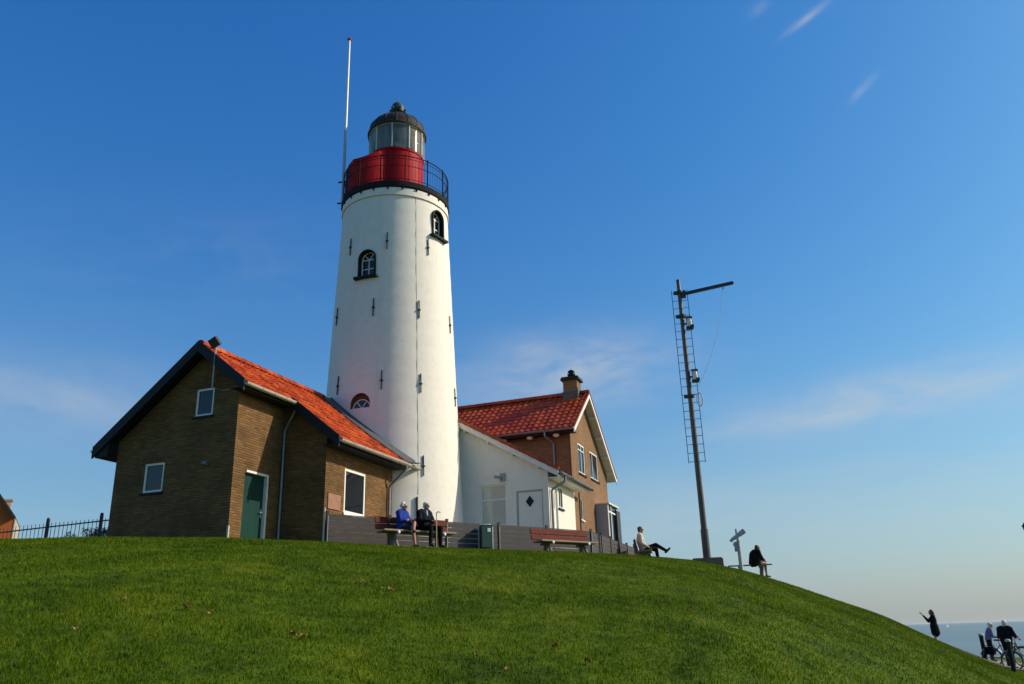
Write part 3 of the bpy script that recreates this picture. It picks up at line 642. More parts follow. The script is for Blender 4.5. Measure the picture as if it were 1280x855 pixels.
def twin(ang, h0, w_, h_, dep=.30, low=False):
    a = R(ang); Nn = V((math.cos(a), math.sin(a), 0)); U = V((-math.sin(a), math.cos(a), 0)); o = Nn*(tower_r(h0+h_/2))+EZ*h0
    pts = arch_pts(w_, h_)
    cut = MB(); cut.prism(arch_pts(w_+.04, h_+.19) if low else pts, o-Nn*dep, U, EZ, Nn, 1.0); c = cut.build('cutter', M_reveal if low else M_dkgreen, lh)
    bm_ = tower.modifiers.new('cut', 'BOOLEAN'); bm_.object = c; bm_.operation = 'DIFFERENCE'; bm_.solver = 'EXACT'; bm_.material_mode = 'TRANSFER'
    # white glazing bars in the niche
    g = MB(); rim = .05
    ring_o = pts; sc_ = [(x*(w_-2*rim)/w_, rim+(z*(h_-1.6*rim)/h_)) for x, z in pts]
    f0 = o-Nn*(dep-(.03 if low else .10))
    n = len(pts); vs = [f0+U*x+EZ*zz for x, zz in ring_o]+[f0+U*x+EZ*zz for x, zz in sc_]; vs += [q+Nn*.05 for q in vs]
    fs = []
    for i in range(n):
        j = (i+1) % n; fs += [(i, j, n+j, n+i), (2*n+i, 3*n+i, 3*n+j, 2*n+j), (i, 2*n+i, 2*n+j, j), (n+i, n+j, 3*n+j, 3*n+i)]
    g.add(vs, fs); rr_ = w_/2; zs = h_-rr_
    def bar(x0, z0, x1, z1, t=.035): g.bar(f0+Nn*.026+U*x0+EZ*z0, f0+Nn*.026+U*x1+EZ*z1, t, .036, up=Nn)
    if h_ > rr_+.05:
        bar(0, rim, 0, zs); bar(-rr_+rim, zs, rr_-rim, zs, .04); bar(-rr_+rim, zs*.5, rr_-rim, zs*.5)
        for an in (50, 130): bar(0, zs, (rr_-.04)*math.cos(R(an)), zs+(rr_-.04)*math.sin(R(an)), .03)
    else:
        for an in (55, 125): bar(0, .03, (rr_-.04)*math.cos(R(an)), (rr_-.04)*math.sin(R(an)), .03)
    wo = g.build('window', M_wframe, lh)
    g = MB(); g.prism([(x*.97, z*.985+.004) for x, z in pts], f0+Nn*.012, U, EZ, Nn, .008); g.build('pane', M_glass, wo)
    if h_ > rr_+.05:
        # dark raised surround and sill
        g = MB(); out = [(x*(1+.16/w_), z) for x, z in pts]; n = len(pts)
        arc = pts[1:]; aro = [((rr_+.05)*math.cos(PI*t/14), zs+(rr_+.05)*math.sin(PI*t/14)) for t in range(15)]
        inn = [(rr_, 0)]+[(rr_*math.cos(PI*t/14), zs+rr_*math.sin(PI*t/14)) for t in range(15)]+[(-rr_, 0)]
        ou = [(rr_+.07, 0)]+aro+[(-rr_-.05, 0)]
        k = len(inn); s0 = o-Nn*.12; vs = [s0+U*x+EZ*zz for x, zz in inn]+[s0+U*x+EZ*zz for x, zz in ou]; vs += [q+Nn*.16 for q in vs]
        fs = []
        for i in range(k-1): fs += [(i, i+1, k+i+1, k+i), (2*k+i, 3*k+i, 3*k+i+1, 2*k+i+1), (i, 2*k+i, 2*k+i+1, i+1), (k+i, k+i+1, 3*k+i+1, 3*k+i)]
        fs += [(0, k, 3*k, 2*k), (k-1, 3*k-1, 4*k-1, 2*k-1)[::-1]]
        g.add(vs, fs); g.build('surround', M_dkgreen, wo)
        g = MB(); q = o+Nn*.0-EZ*.06; vs = [q+U*x+EZ*zz+Nn*t for t in (-.25, .16) for x, zz in rect(-rr_-.16, -.035, rr_+.16, .05)]
        g.add(vs, [(0, 1, 2, 3), (7, 6, 5, 4), (0, 4, 5, 1), (1, 5, 6, 2), (2, 6, 7, 3), (3, 7, 4, 0)]); g.build('sill', M_dkgreen, wo)
    return c
cutters = [twin(-108.6, 12.42-ZP, .60, 1.02), twin(-31.5, 14.38-ZP, .60, 1.10), twin(-108.2, 7.45-ZP, .70, .35, .22, True)]
dg = bpy.context.evaluated_depsgraph_get(); nm = bpy.data.meshes.new_from_object(tower.evaluated_get(dg)); tower.modifiers.clear(); tower.data = nm
for c in cutters: bpy.data.objects.remove(c)
for (ang, hh) in ((-130.5, 13.83), (-89.1, 13.79), (-47.1, 13.76), (-145.5, 11.20), (-99.8, 11.15), (-58.3, 11.13), (-16.3, 11.0), (-133.2, 8.44), (-90.3, 8.40), (-57.5, 8.35), (-12, 8.23), (-56.2, 5.46)):
    h0 = hh-ZP; g = MB(); g.bar(on_tower(ang, h0-.34, .03), on_tower(ang, h0+.34, .03), .034, .04)
    c = on_tower(ang, h0-.02, .035); a = R(ang); U = V((-math.sin(a), math.cos(a), 0)); g.bar(c-U*.05, c+U*.05, .04, .05); g.tube([on_tower(ang, h0-.02, -.05), on_tower(ang, h0-.02, .075)], .03, 6)
    g.build('wall_anchor', M_black, lh)
# conductor cable
g = MB(); g.tube([on_tower(-60.5+ .2*math.sin(k*.7), 13.5-k*.48, 0.0) for k in range(0, 25)], .007, 6); g.build('conductor_cable', M_pole, lh)
g = MB(); g.tube([on_tower(-61.8, 1.9, .04), on_tower(-61.8, -.3, .04)], .035, 8); g.build('cable_pipe', M_pole, lh)
# faint horizontal string course line under the gallery
g = MB(); q = tower_r(13.28)
g.lathe([(q+.02, 13.245), (q+.048, 13.245), (q+.048, 13.285), (q+.02, 13.285)], 96, closed=True); g.build('string_course', M_tower, lh, smooth=40)
# gallery
GZ = 16.33-ZP; GR = 2.13
g = MB(); g.lathe([(1.9, 13.48), (2.06, 13.50), (2.10, 13.58), (GR, 13.62), (GR, GZ), (1.0, GZ), (1.0, 13.7), (1.9, 13.7)], 96, closed=True)
for k in range(24):
    a = 2*PI*k/24; g.bar((1.99*math.cos(a), 1.99*math.sin(a), 13.42), (2.1*math.cos(a), 2.1*math.sin(a), 13.58), .05, .12)
g.build('gallery_floor', M_rail, lh, smooth=30)
rail = MB(); RR = 2.08; RT = 17.45-ZP
for zz, tk in ((RT, .022), (GZ+.62*(RT-GZ), .014), (GZ+.12, .014), (RT-.12, .012)):
    rail.tube([(RR*math.cos(2*PI*k/72), RR*math.sin(2*PI*k/72), zz) for k in range(73)], tk, 6, caps=False)
ra = rail.build('railing', M_rail, lh, smooth=60)
for k in range(14):
    a = R(-98+360*k/14); g = MB(); g.tube([(RR*math.cos(a), RR*math.sin(a), GZ-.2), (RR*math.cos(a), RR*math.sin(a), RT+.03)], .026, 8); g.sphere((RR*math.cos(a), RR*math.sin(a), RT+.04), .035, 8, 6)
    g.build('post', M_rail, ra)
bal = MB()
for k in range(14*7):
    if k % 7 == 0: continue
    a = R(-98+360*k/98); bal.tube([(RR*math.cos(a), RR*math.sin(a), GZ+.12), (RR*math.cos(a), RR*math.sin(a), RT-.12)], .006, 5)
bal.build('balusters', M_rail, ra)
# red drum with vertical seams
g = MB(); DZ0, DZ1, DR = GZ, 18.47-ZP, 1.08
g.lathe([(DR, DZ0), (DR, DZ0+.08), (DR, DZ1-.10), (DR+.03, DZ1-.09), (DR+.03, DZ1-.02), (DR+.01, DZ1), (.9, DZ1)], 72)
for k in range(12):
    a = 2*PI*k/12+.1; g.box((DR*math.cos(a), DR*math.sin(a), (DZ0+DZ1)/2-.03), (.02, .012, DZ1-DZ0-.12), Matrix.Rotation(a, 3, 'Z'))
drum = g.build('drum', M_red, lh, smooth=35)
# red wind screen that sweeps from the drum out to the rail on the left
g = MB(); pts = []
for t in range(0, 13):
    s = t/12; a = -112-6*s if s < .0 else None
    a0, a1 = R(-104), R(-138); q = s**.8; an = a0+(a1-a0)*q; rad = (DR+.02)+(1.98-DR)*q
    pts.append((rad*math.cos(an), rad*math.sin(an), DZ1-.10-.58*(1-(1-s)**1.7)))
for t in range(1, 11):
    an = R(-138-52*t/10); pts.append((1.98*math.cos(an), 1.98*math.sin(an), DZ1-.68+.03*t/10))
vs = []
for (x_, y_, z_) in pts:
    k_ = 1-.03/math.hypot(x_, y_); vs += [(x_, y_, GZ+.02), (x_, y_, z_), (x_*k_, y_*k_, z_), (x_*k_, y_*k_, GZ+.02)]
fs = []
for i in range(len(pts)-1): fs += [(i*4+k, i*4+(k+1) % 4, (i+1)*4+(k+1) % 4, (i+1)*4+k) for k in range(4)]
fs += [(0, 1, 2, 3), tuple(len(vs)-4+k for k in (3, 2, 1, 0))]
g.add(vs, fs); g.build('wind_screen', M_red, lh, smooth=40)
# lantern
LZ0, LZ1, LR = DZ1, 19.51-ZP, 1.12
g = MB(); n = 10
for k in range(n):
    a = 2*PI*k/n+R(-92)
    g.bar((LR*math.cos(a), LR*math.sin(a), LZ0), (LR*math.cos(a), LR*math.sin(a), LZ1+.05), .045, .05, up=(math.cos(a), math.sin(a), 0))
g.lathe([(LR-.02, LZ1), (LR+.03, LZ1), (LR+.03, LZ1+.07), (LR-.02, LZ1+.07)], 72, closed=True)
lan = g.build('lantern_frame', mat('lantern_frame_paint', (.62, .54, .46), .5, var=.4, scale=3), lh)
g = MB(); g.lathe([(LR-.012, LZ0+.002), (LR-.012, LZ1+.02), (LR-.02, LZ1+.02), (LR-.02, LZ0+.002)], 72, closed=True); g.build('glazing', M_lglass, lan, smooth=40)
g = MB(); g.lathe([(.0, LZ0+.02), (.30, LZ0+.02), (.30, LZ0+.1), (.12, LZ0+.12), (.12, LZ0+.3), (.30, LZ0+.34), (.36, LZ0+.5), (.37, LZ0+.62), (.34, LZ0+.78), (.2, LZ0+.92), (.0, LZ0+.95)], 24)
g.build('lamp_lens', glass_mat('lens', (.30, .30, .24), .15), lan, smooth=40)
g = MB(); g.box2((.05, -.62, LZ0+.02), (.13, -.56, LZ0+.36)); g.sphere((.09, -.59, LZ0+.42), .07, 10, 8); g.build('beacon_lamp', M_wcap, lan, smooth=60)
# dome and finial
dp = [(1.03, LZ1+.05), (1.20, LZ1+.03), (1.21, LZ1+.10), (1.17, LZ1+.14)]
for k in range(1, 15):
    t = k/14*R(84); dp.append((1.15*math.cos(t)**1.04+.02, LZ1+.14+.88*math.sin(t)))
dp.append((0.1, LZ1+.14+.885))
g = MB(); g.lathe(dp, 72)
for k in range(16):
    a = 2*PI*k/16+.12; g.tube([((q[0]+.004)*math.cos(a), (q[0]+.004)*math.sin(a), q[1]+.004) for q in dp[3:-1]], .016, 5)
g.build('dome', M_copper, lh, smooth=50)
FZ = LZ1+1.01
g = MB(); g.lathe([(.22, FZ-.05), (.22, FZ+.08), (.17, FZ+.12), (.17, FZ+.26), (.25, FZ+.28), (.28, FZ+.38), (.27, FZ+.52), (.21, FZ+.65), (.12, FZ+.73), (.03, FZ+.77), (.0, FZ+.79)], 24)
for k in range(6):
    a = 2*PI*k/6; g.box((.27*math.cos(a), .27*math.sin(a), FZ+.33), (.12, .06, .18), Matrix.Rotation(a, 3, 'Z') @ Matrix.Rotation(R(20), 3, 'Y'))
g.tube([(0, 0, FZ+.7), (0, 0, FZ+1.1)], .012, 6); g.build('finial', M_verdi, lh, smooth=40)

# flagpole on the gallery
fp = az_pt(-12.64, 29.85, 16.1)
fpo = empty('flagpole', fp, 0, 'thin white flagpole with red cap rising from the lighthouse gallery', 'flagpole')
g = MB(); g.tube([(0, 0, 0), (0, 0, 3.6)], [.062, .058], 12); g.build('lower_pole', mat('grey_blue_pole', (.36, .42, .46), .4, var=.15), fpo, smooth=60)
g = MB(); g.tube([(0, 0, 3.6), (0, 0, 8.1)], [.058, .045], 12); g.build('upper_pole', M_wframe, fpo, smooth=60)
g = MB(); g.lathe([(.045, 8.1), (.09, 8.11), (.09, 8.17), (.05, 8.22), (0, 8.24)], 12); g.build('cap', M_red, fpo, smooth=40)
for zz in (.25, 1.2): g = MB(); g.bar((-.2, 0, zz), (.16, -.05, zz), .05, .05); g.build('bracket', M_black, fpo)

# ================================================================ white annex
an = empty('white_annex', Fw, RZ, 'low white plastered annex with white door and tiled roof right of the lighthouse', 'annex')
AS = .574; az_top = lambda x: 2.80+.10-AS*(x-.42)      # roof top surface
wtop = lambda x: az_top(x)-.16
aw = (-2.58, 1.17, -1.56, 2.64); ad = (-1.20, -.3, -.21, 2.33)
g = MB(); g.wall([(-4.6, -.4), (0, -.4), (0, wtop(0)), (-4.6, wtop(-4.6))], [rect(*aw), rect(*ad)], (0, 0, 0), EX, -EY, .25)
sw = (1.12, 1.80, 1.66, 2.56)
g.wall([(.25, -.4), (3.2, -.4), (3.2, wtop(0)-.01), (.25, wtop(0)-.01)], [rect(*sw)], (0, 0, 0), EY, EX, .25)
g.build('wall', M_annex, an)
window(an, (aw[0], 0, aw[1]), EX, -EY, aw[2]-aw[0], aw[3]-aw[1], recess=.10, fr=.06, hbars=(.93,), pane=M_glass_c, sill=True, sillmat=M_wframe)
window(an, (0, sw[0], sw[1]), EY, EX, sw[2]-sw[0], sw[3]-sw[1], recess=.05, fr=.05, vbars=(.27,), sill=True)
g = MB(); g.box2((ad[0], .02, ad[1]), (ad[0]+.05, .10, ad[3])); g.box2((ad[2]-.05, .02, ad[1]), (ad[2], .10, ad[3])); g.box2((ad[0]+.05, .02, ad[3]-.05), (ad[2]-.05, .10, ad[3])); g.build('door_frame', mat('grey_door_frame', (.42, .40, .35), .6), an)
g = MB(); g.box2((ad[0]+.056, .045, ad[1]), (ad[2]-.056, .09, ad[3]-.056)); dr = g.build('door', M_wdoor, an)
g = MB(); c = V((-.71, .042, 1.94)); g.prism([(-.15, 0), (0, -.2), (.15, 0), (0, .2)], c, EX, EZ, -EY, .012); g.build('diamond_pane', M_dkgreen, dr)
g = MB(); g.sphere((ad[0]+.13, .03, .95), .03, 10, 6); g.build('handle', M_black, dr, smooth=60)
acs = math.cos(math.atan(AS)); asn = math.sin(math.atan(AS))
g = MB(); pol = [(.42, az_top(.42)-.03), (-5.2, az_top(-5.2)-.03), (-5.2, az_top(-5.2)-.13), (.42, az_top(.42)-.13)]; g.prism(pol, (0, -.12, 0), EX, EZ, EY, 3.2); g.build('roof_deck', M_cream, an)
g = tile_roof((.46, -.16, az_top(.46)-.025), EY, V((-acs, 0, asn)), V((asn, 0, acs)), 3.3, 5.6/acs*.98, keep=lambda c: c.y < 3.12 or c.x > -.02)
g.build('roof', M_tile_a, an, smooth=35, recalc=False)
g = MB(); pol = [(.44, az_top(.44)+.0), (-5.2, az_top(-5.2)+.0), (-5.2, az_top(-5.2)-.21), (.44, az_top(.44)-.21)]; g.prism(pol, (0, -.19, 0), EX, EZ, EY, .05); g.build('bargeboard', M_cream, an)
g = MB(); k = 16
for i in range(k):
    xa = .46-5.6*i/k; xb = .46-5.6*(i+1.06)/k; g.bar((xa, -.16, az_top(xa)+.075), (xb, -.16, az_top(xb)+.055), .11, .12)
g.build('verge_tiles', M_tile_a, an)
for x_ in (-.3, -1.25, -2.2, -3.1):
    g = MB(); g.box((x_, -.075, az_top(x_)-.235), (.07, .13, .10)); g.build('purlin_end', M_cream, an)
gutter((.50, -.16, az_top(.42)-.06), (.50, 4.05, az_top(.42)-.06), .075).build('gutter', M_zinc, an, smooth=40)
g = MB(); g.box2((.395, -.12, az_top(.42)-.2), (.425, 4.0, az_top(.42)-.06)); g.box2((.02, -.1, az_top(.42)-.23), (.4, 3.2, az_top(.42)-.205)); g.build('fascia', M_cream, an)
downpipe(an, [(.50, .42, az_top(.42)-.13), (.50, .42, az_top(.42)-.3), (.07, .16, 2.30), (.07, .16, -.3)], .045)
g = MB(); g.box2((-1.78, -.06, 2.72), (-1.60, -.002, 3.0)); g.tube([(-1.72, -.05, 2.84), (-1.85, -.22, 2.86)], .05, 10); g.sphere((-1.87, -.24, 2.86), .065, 10, 6); g.build('wall_lamp', mat('lamp_grey', (.33, .31, .27), .5), an, smooth=40)

# ================================================================ brick house
bh = empty('brick_house', Fw, RZ, 'two storey light brown brick house with glazed red tiled roof, chimney and white bargeboards', 'house')
YA, ZA, BS, GX = 5.42, 7.12, .775, -.1
bz = lambda y_: ZA-BS*abs(y_-YA)
yw0, yw1 = 3.2, 8.92; LW = -9.0
wt = lambda y_: bz(y_)-.17
w1 = (4.42, 3.62, 5.42, 4.86); w2 = (6.22, 3.68, 7.50, 4.86); wa = (4.40, 1.75, 4.74, 2.65)
archp = [(wa[0], wa[1]), (wa[2], wa[1])]+[((wa[0]+wa[2])/2+.17*math.cos(PI*t/10), wa[3]-.17+.17*math.sin(PI*t/10)) for t in range(11)]
g = MB()
g.wall([(yw0, -.4), (yw1, -.4), (yw1, wt(yw1)), (YA, wt(YA)), (yw0, wt(yw0))], [rect(*w1), rect(*w2), archp], (GX, 0, 0), EY, EX, .25)
g.wall([(LW, -.4), (GX-.25, -.4), (GX-.25, wt(yw0)), (LW, wt(yw0))], [], (0, yw0, 0), EX, -EY, .25)
g.wall([(LW, -.4), (GX-.25, -.4), (GX-.25, wt(yw1)), (LW, wt(yw1))], [], (0, yw1, 0), EX, EY, .25)
g.wall([(yw0+.25, -.4), (yw1-.25, -.4), (yw1-.25, wt(yw1-.25)), (YA, wt(YA)), (yw0+.25, wt(yw0+.25))], [], (LW, 0, 0), EY, -EX, .25)
g.build('wall', M_brick_r, bh)
g = MB(); g.box2((GX+.003, yw0+.02, -.4), (GX+.055, yw0+.62, wt(yw0)+.10)); g.build('corner_pier', M_brick_r, bh)
window(bh, (GX, w1[0], w1[1]), EY, EX, w1[2]-w1[0], w1[3]-w1[1], recess=.07, fr=.075, vbars=(.52,), hbars=(.98,))
window(bh, (GX, w2[0], w2[1]), EY, EX, w2[2]-w2[0], w2[3]-w2[1], recess=.07, fr=.075, vbars=(.45,))
# arched window
g = MB(); vs = [V((GX-.07, a, b)) for a, b in archp]; cx_ = (wa[0]+wa[2])/2
inn = [V((GX-.07, cx_+(q.y-cx_)*.70, wa[1]+.05+(q.z-wa[1])*.90)) for q in vs]; n = len(vs); al = vs+inn+[q+V((.05, 0, 0)) for q in vs+inn]
g.add(al, sum([[(i, (i+1) % n, n+(i+1) % n, n+i), (2*n+i, 3*n+i, 3*n+(i+1) % n, 2*n+(i+1) % n), (i, 2*n+i, 2*n+(i+1) % n, (i+1) % n), (n+i, n+(i+1) % n, 3*n+(i+1) % n, 3*n+i)] for i in range(n)], []))
aw_ = g.build('arched_window', M_wframe, bh)
g = MB(); g.prism([(a, b) for a, b in archp], (GX-.06, 0, 0), EY, EZ, EX, .012); g.build('pane', M_glass, aw_)
g = MB(); g.box2((GX-.06, wa[0]-.05, wa[1]-.06), (GX+.05, wa[2]+.05, wa[1]-.004)); g.build('sill', M_wframe, aw_)
# roof
bcs = math.cos(math.atan(BS)); bsn = math.sin(math.atan(BS)); XG = .22
YL, YR = 2.86, 9.32
g = MB()
for (ya, yb) in ((YL, YA), (YA, YR)):
    pol = [(ya, bz(ya)-.02), (yb, bz(yb)-.02), (yb, bz(yb)-.12), (ya, bz(ya)-.12)]; g.prism(pol, (LW, 0, 0), EY, EZ, EX, XG-LW)
g.build('roof_deck', M_cream, bh)
chx0, chx1, chy0, chy1 = -.78, -.17, 5.10, 5.70
g = tile_roof((LW, YL-.04, bz(YL-.04)), EX, V((0, bcs, bsn)), V((0, -bsn, bcs)), XG+.05-LW, (YA-YL+.04)/bcs, tile=.26, gauge=.33, amp=.038, step=.03)
roof2 = g.build('roof', M_tile_r, bh, smooth=35, recalc=False)
g = tile_roof((XG+.05, YR+.04, bz(YR+.04)), -EX, V((0, -bcs, bsn)), V((0, bsn, bcs)), XG+.05-LW, (YR+.04-YA)/bcs, tile=.26, gauge=.33, amp=.038, step=.03)
g.build('roof', M_tile_r, bh, smooth=35, recalc=False)
ridge_tiles((XG+.03, YA, ZA+.06), (LW, YA, ZA+.06), .14, .38).build('ridge_tiles', M_tile_r, roof2, smooth=40)
for (ya, yb) in ((YL-.04, YA), (YA, YR+.04)):
    pol = [(ya, bz(ya)-.02), (yb, bz(yb)-.02), (yb, bz(yb)-.20), (ya, bz(ya)-.20)]; g = MB(); g.prism(pol, (XG, 0, 0), EY, EZ, EX, .045); g.build('bargeboard', M_wframe, bh)
    # verge tiles capping the edge
    g = MB(); L_ = abs(yb-ya)/bcs; k = int(L_/.3)
    for i in range(k):
        a = ya+(yb-ya)*i/k; b = ya+(yb-ya)*(i+1.05)/k; g.bar((XG+.035, a, bz(a)+.045), (XG+.035, b, bz(b)+.045+.0), .06, .05)
    g.build('verge_tiles', M_tile_r, bh)
for y_ in (3.3, 6.3, 7.2, 8.1, 8.85, 4.4):
    g = MB(); g.box(((GX+XG)/2+.02, y_, bz(y_)-.19), (XG-GX-.05, .09, .12)); g.build('purlin_end', M_wframe, bh)
gutter((LW, YL-.07, bz(YL)-.05), (XG+.02, YL-.07, bz(YL)-.05), .075).build('gutter', M_zinc, bh, smooth=40)
gutter((LW, YR+.07, bz(YR)-.05), (XG+.02, YR+.07, bz(YR)-.05), .075).build('gutter', M_zinc, bh, smooth=40)
g = MB(); g.box2((LW, YL+.02, bz(YL)-.20), (XG, yw0-.003, bz(YL)-.14)); g.box2((LW, YL-.01, bz(YL)-.2), (XG, YL+.018, bz(YL)-.03)); g.build('soffit', M_slate, bh)
for x_ in (-2.75, -1.65, -.55):
    g = MB(); g.sphere((x_, YL+.16, bz(YL)-.22), (.13, .13, .10), 14, 8); g.build('globe_lamp', M_wcap, bh, smooth=60)
downpipe(bh, [(-.95, YL-.07, bz(YL)-.12), (-.95, YL-.07, bz(YL)-.3), (-.72, yw0-.06, 4.62), (-.72, yw0-.06, 3.35)], .04)
# drain pipe on gable
downpipe(bh, [(GX+.09, yw0+.72, 2.75), (GX+.09, yw0+.72, -.3)], .03, M_black)
# chimney
g = MB(); g.box2((chx0, chy0, ZA-.5), (chx1, chy1, 7.72)); ch = g.build('chimney', M_brick_r, roof2)
g = MB(); g.box2((chx0-.09, chy0-.09, 7.723), (chx1+.09, chy1+.09, 7.80)); g.box2((chx0-.06, chy0-.06, 7.823), (chx1+.06, chy1+.06, 7.87))
g.lathe([(.11, 7.87), (.11, 7.98), (.17, 8.0), (.18, 8.06), (.1, 8.08), (.1, 8.13), (.16, 8.15), (.13, 8.2), (.04, 8.26), (0, 8.28)], 14, c=((chx0+chx1)/2, (chy0+chy1)/2, 0)); g.build('chimney_cap', M_slate, bh, smooth=30)
g = MB(); g.box2((chx0-.03, chy0-.04, ZA-.32), (chx1+.03, chy0-.005, ZA+.10)); g.box2((chx1+.005, chy0-.04, ZA-.2), (chx1+.035, chy1+.03, ZA+.22)); g.build('chimney_flashing', M_lead, bh)
# bay window on the gable
by0, by1, bx1, bt = 6.65, 8.35, .42, 2.62
g = MB(); g.box2((GX+.003, by0, -.3), (bx1, by0+.09, bt)); g.box2((GX+.003, by1-.09, -.3), (bx1, by1, bt)); bay = g.build('bay_window', mat('bay_grey', (.40, .38, .35), .6, var=.08), bh)
g = MB(); g.box2((GX+.003, by0-.04, bt+.003), (bx1+.08, by1+.04, bt+.055)); g.build('roof_slab', M_wframe, bay)
g = MB(); 
for y_ in (by0+.092, (by0+by1)/2-.3, by1-.16): g.box2((bx1-.06, y_, -.3), (bx1-.003, y_+.07, bt-.003))
g.box2((bx1-.055, by0+.17, bt-.32), (bx1-.01, by1-.17, bt-.25)); g.build('frame', M_wframe, bay)
g = MB(); g.box2((bx1-.05, by0+.095, -.3), (bx1-.04, by1-.095, bt-.005)); g.build('pane', M_glass, bay)
g = MB(); g.box2((bx1+.003, by1-.35, .9), (bx1+.05, by1+.28, bt-.12)); g.build('shutter', M_black, bay)

# ================================================================ composite fence with a corner
FD = V((math.sin(R(53)), math.cos(R(53)), 0)); F0 = V((-5.25, 23.25, 0)); FC = F0+FD*9.70
FN0 = V((FD.y, -FD.x, 0)); FD2 = V((math.sin(R(20.5)), math.cos(R(20.5)), 0))
fe = empty('garden_fence', (F0.x, F0.y, ZP-.02), 0, 'low grey brown plank fence with dark posts in front of cottage, lighthouse and brick house', 'fence')
def fence_run(a, d, L, n, skip0=False):
    a = a-V((F0.x, F0.y, 0)); nrm = V((d.y, -d.x, 0))
    for i in range(n+1):
        if i == 0 and skip0: continue
        q = a+d*(L*i/n); zz = gz(q.x+F0.x, q.y+F0.y)-(ZP-.02)
        g = MB(); g.box(q+EZ*(zz+.40), (.07, .07, 1.0), Matrix.Rotation(math.atan2(d.y, d.x), 3, 'Z'), 0); g.box(q+EZ*(zz+.915), (.08, .08, .03), Matrix.Rotation(math.atan2(d.y, d.x), 3, 'Z'), 1)
        g.box(q+nrm*.04+EZ*(zz+.37), (.025, .012, .86), Matrix.Rotation(math.atan2(d.y, d.x), 3, 'Z'), 2)
        g.build('post', [M_black, M_black, M_fpost], fe)
    for i in range(n):
        p0 = a+d*(L*i/n+.045); p1 = a+d*(L*(i+1)/n-.045); z0 = gz(p0.x+F0.x, p0.y+F0.y)-(ZP-.02); z1 = gz(p1.x+F0.x, p1.y+F0.y)-(ZP-.02)
        g = MB()
        for k in range(6):
            b = -.06+.148*k; g.bar(p0+EZ*(z0+b+.07), p1+EZ*(z1+b+.07), .024, .138)
        g.bar(p0+EZ*(z0+.838), p1+EZ*(z1+.838), .03, .022)
        g.build('plank_panel', M_fence, fe)
fence_run(F0, FD, 9.70, 5); fence_run(FC, FD2, 9.0, 7, True)

g = MB(); yp = [F0+FD*.1-FN0*.08, FC-FN0*.08-FD2*.0, FC+FD2*14-V((FD2.y, -FD2.x, 0))*.08, V((2.0, 42.0, 0)), V((-10, 45, 0)), V((-5.6, 23.4, 0))]  # hidden pale yard, added to bounce sunlight up onto the shaded annex front
nu, nv = 24, 24; a_, b_, c_, d_ = yp[0], yp[1], V((4.6, 40.0, 0)), V((-3.0, 33.0, 0))
for i in range(nu+1):
    for j in range(nv+1):
        u_, v_ = i/nu, j/nv; q = a_*(1-u_)*(1-v_)+b_*u_*(1-v_)+c_*u_*v_+d_*(1-u_)*v_; g.v.append((q.x, q.y, gz(q.x, q.y)+.03))
g.f = [(i*(nv+1)+j, (i+1)*(nv+1)+j, (i+1)*(nv+1)+j+1, i*(nv+1)+j+1) for i in range(nu) for j in range(nv)]; g.m = [0]*len(g.f)
tag(g.build('bounce_pavement', mat('bounce_paving', (.46, .43, .37), .85, var=.15, scale=3, bump=.2), recalc=False), 'unseen pale paved yard added to bounce sunlight, between the plank fence and the buildings', 'bounce_pavement', kind='structure')
# ================================================================ iron railing, bushes, neighbour house on the left
r1 = az_pt(-25.2, 26.9, 0); rdir = V((math.cos(R(18.4+180)), -math.sin(R(18.4+180)), 0))
rw = empty('iron_railing', (r1.x, r1.y, ZP), 0, 'thin black iron railing on the hill left of the brick cottage', 'railing')
g = MB()
RL = 10.5
zt_ = lambda s: gz(r1.x+rdir.x*s, r1.y+rdir.y*s)-ZP
g.bar(V((0, 0, 1.02+zt_(0))), rdir*RL+EZ*(1.02+zt_(RL)), .03, .035); g.bar(V((0, 0, .12+zt_(0))), rdir*RL+EZ*(.12+zt_(RL)), .03, .03); g.build('rails', M_black, rw)
k = 0; s = 0.0
while s < RL:
    q = rdir*s
    if k % 13 == 5: g = MB(); g.box(q+EZ*(.55+zt_(s)), (.075, .075, 1.25)); g.sphere(q+EZ*(1.2+zt_(s)), .05, 8, 6); g.build('post', M_black, rw)
    else: g = MB(); g.tube([q+EZ*(.1+zt_(s)), q+EZ*(1.08+zt_(s))], .010, 5); g.build('picket', M_black, rw)
    s += .155; k += 1
M_leaf = mat('bush_leaves', (.035, .06, .02), .6, var=.5, scale=3, col2=(.012, .024, .008))
M_bark = mat('bark', (.08, .055, .035), .9, var=.3)
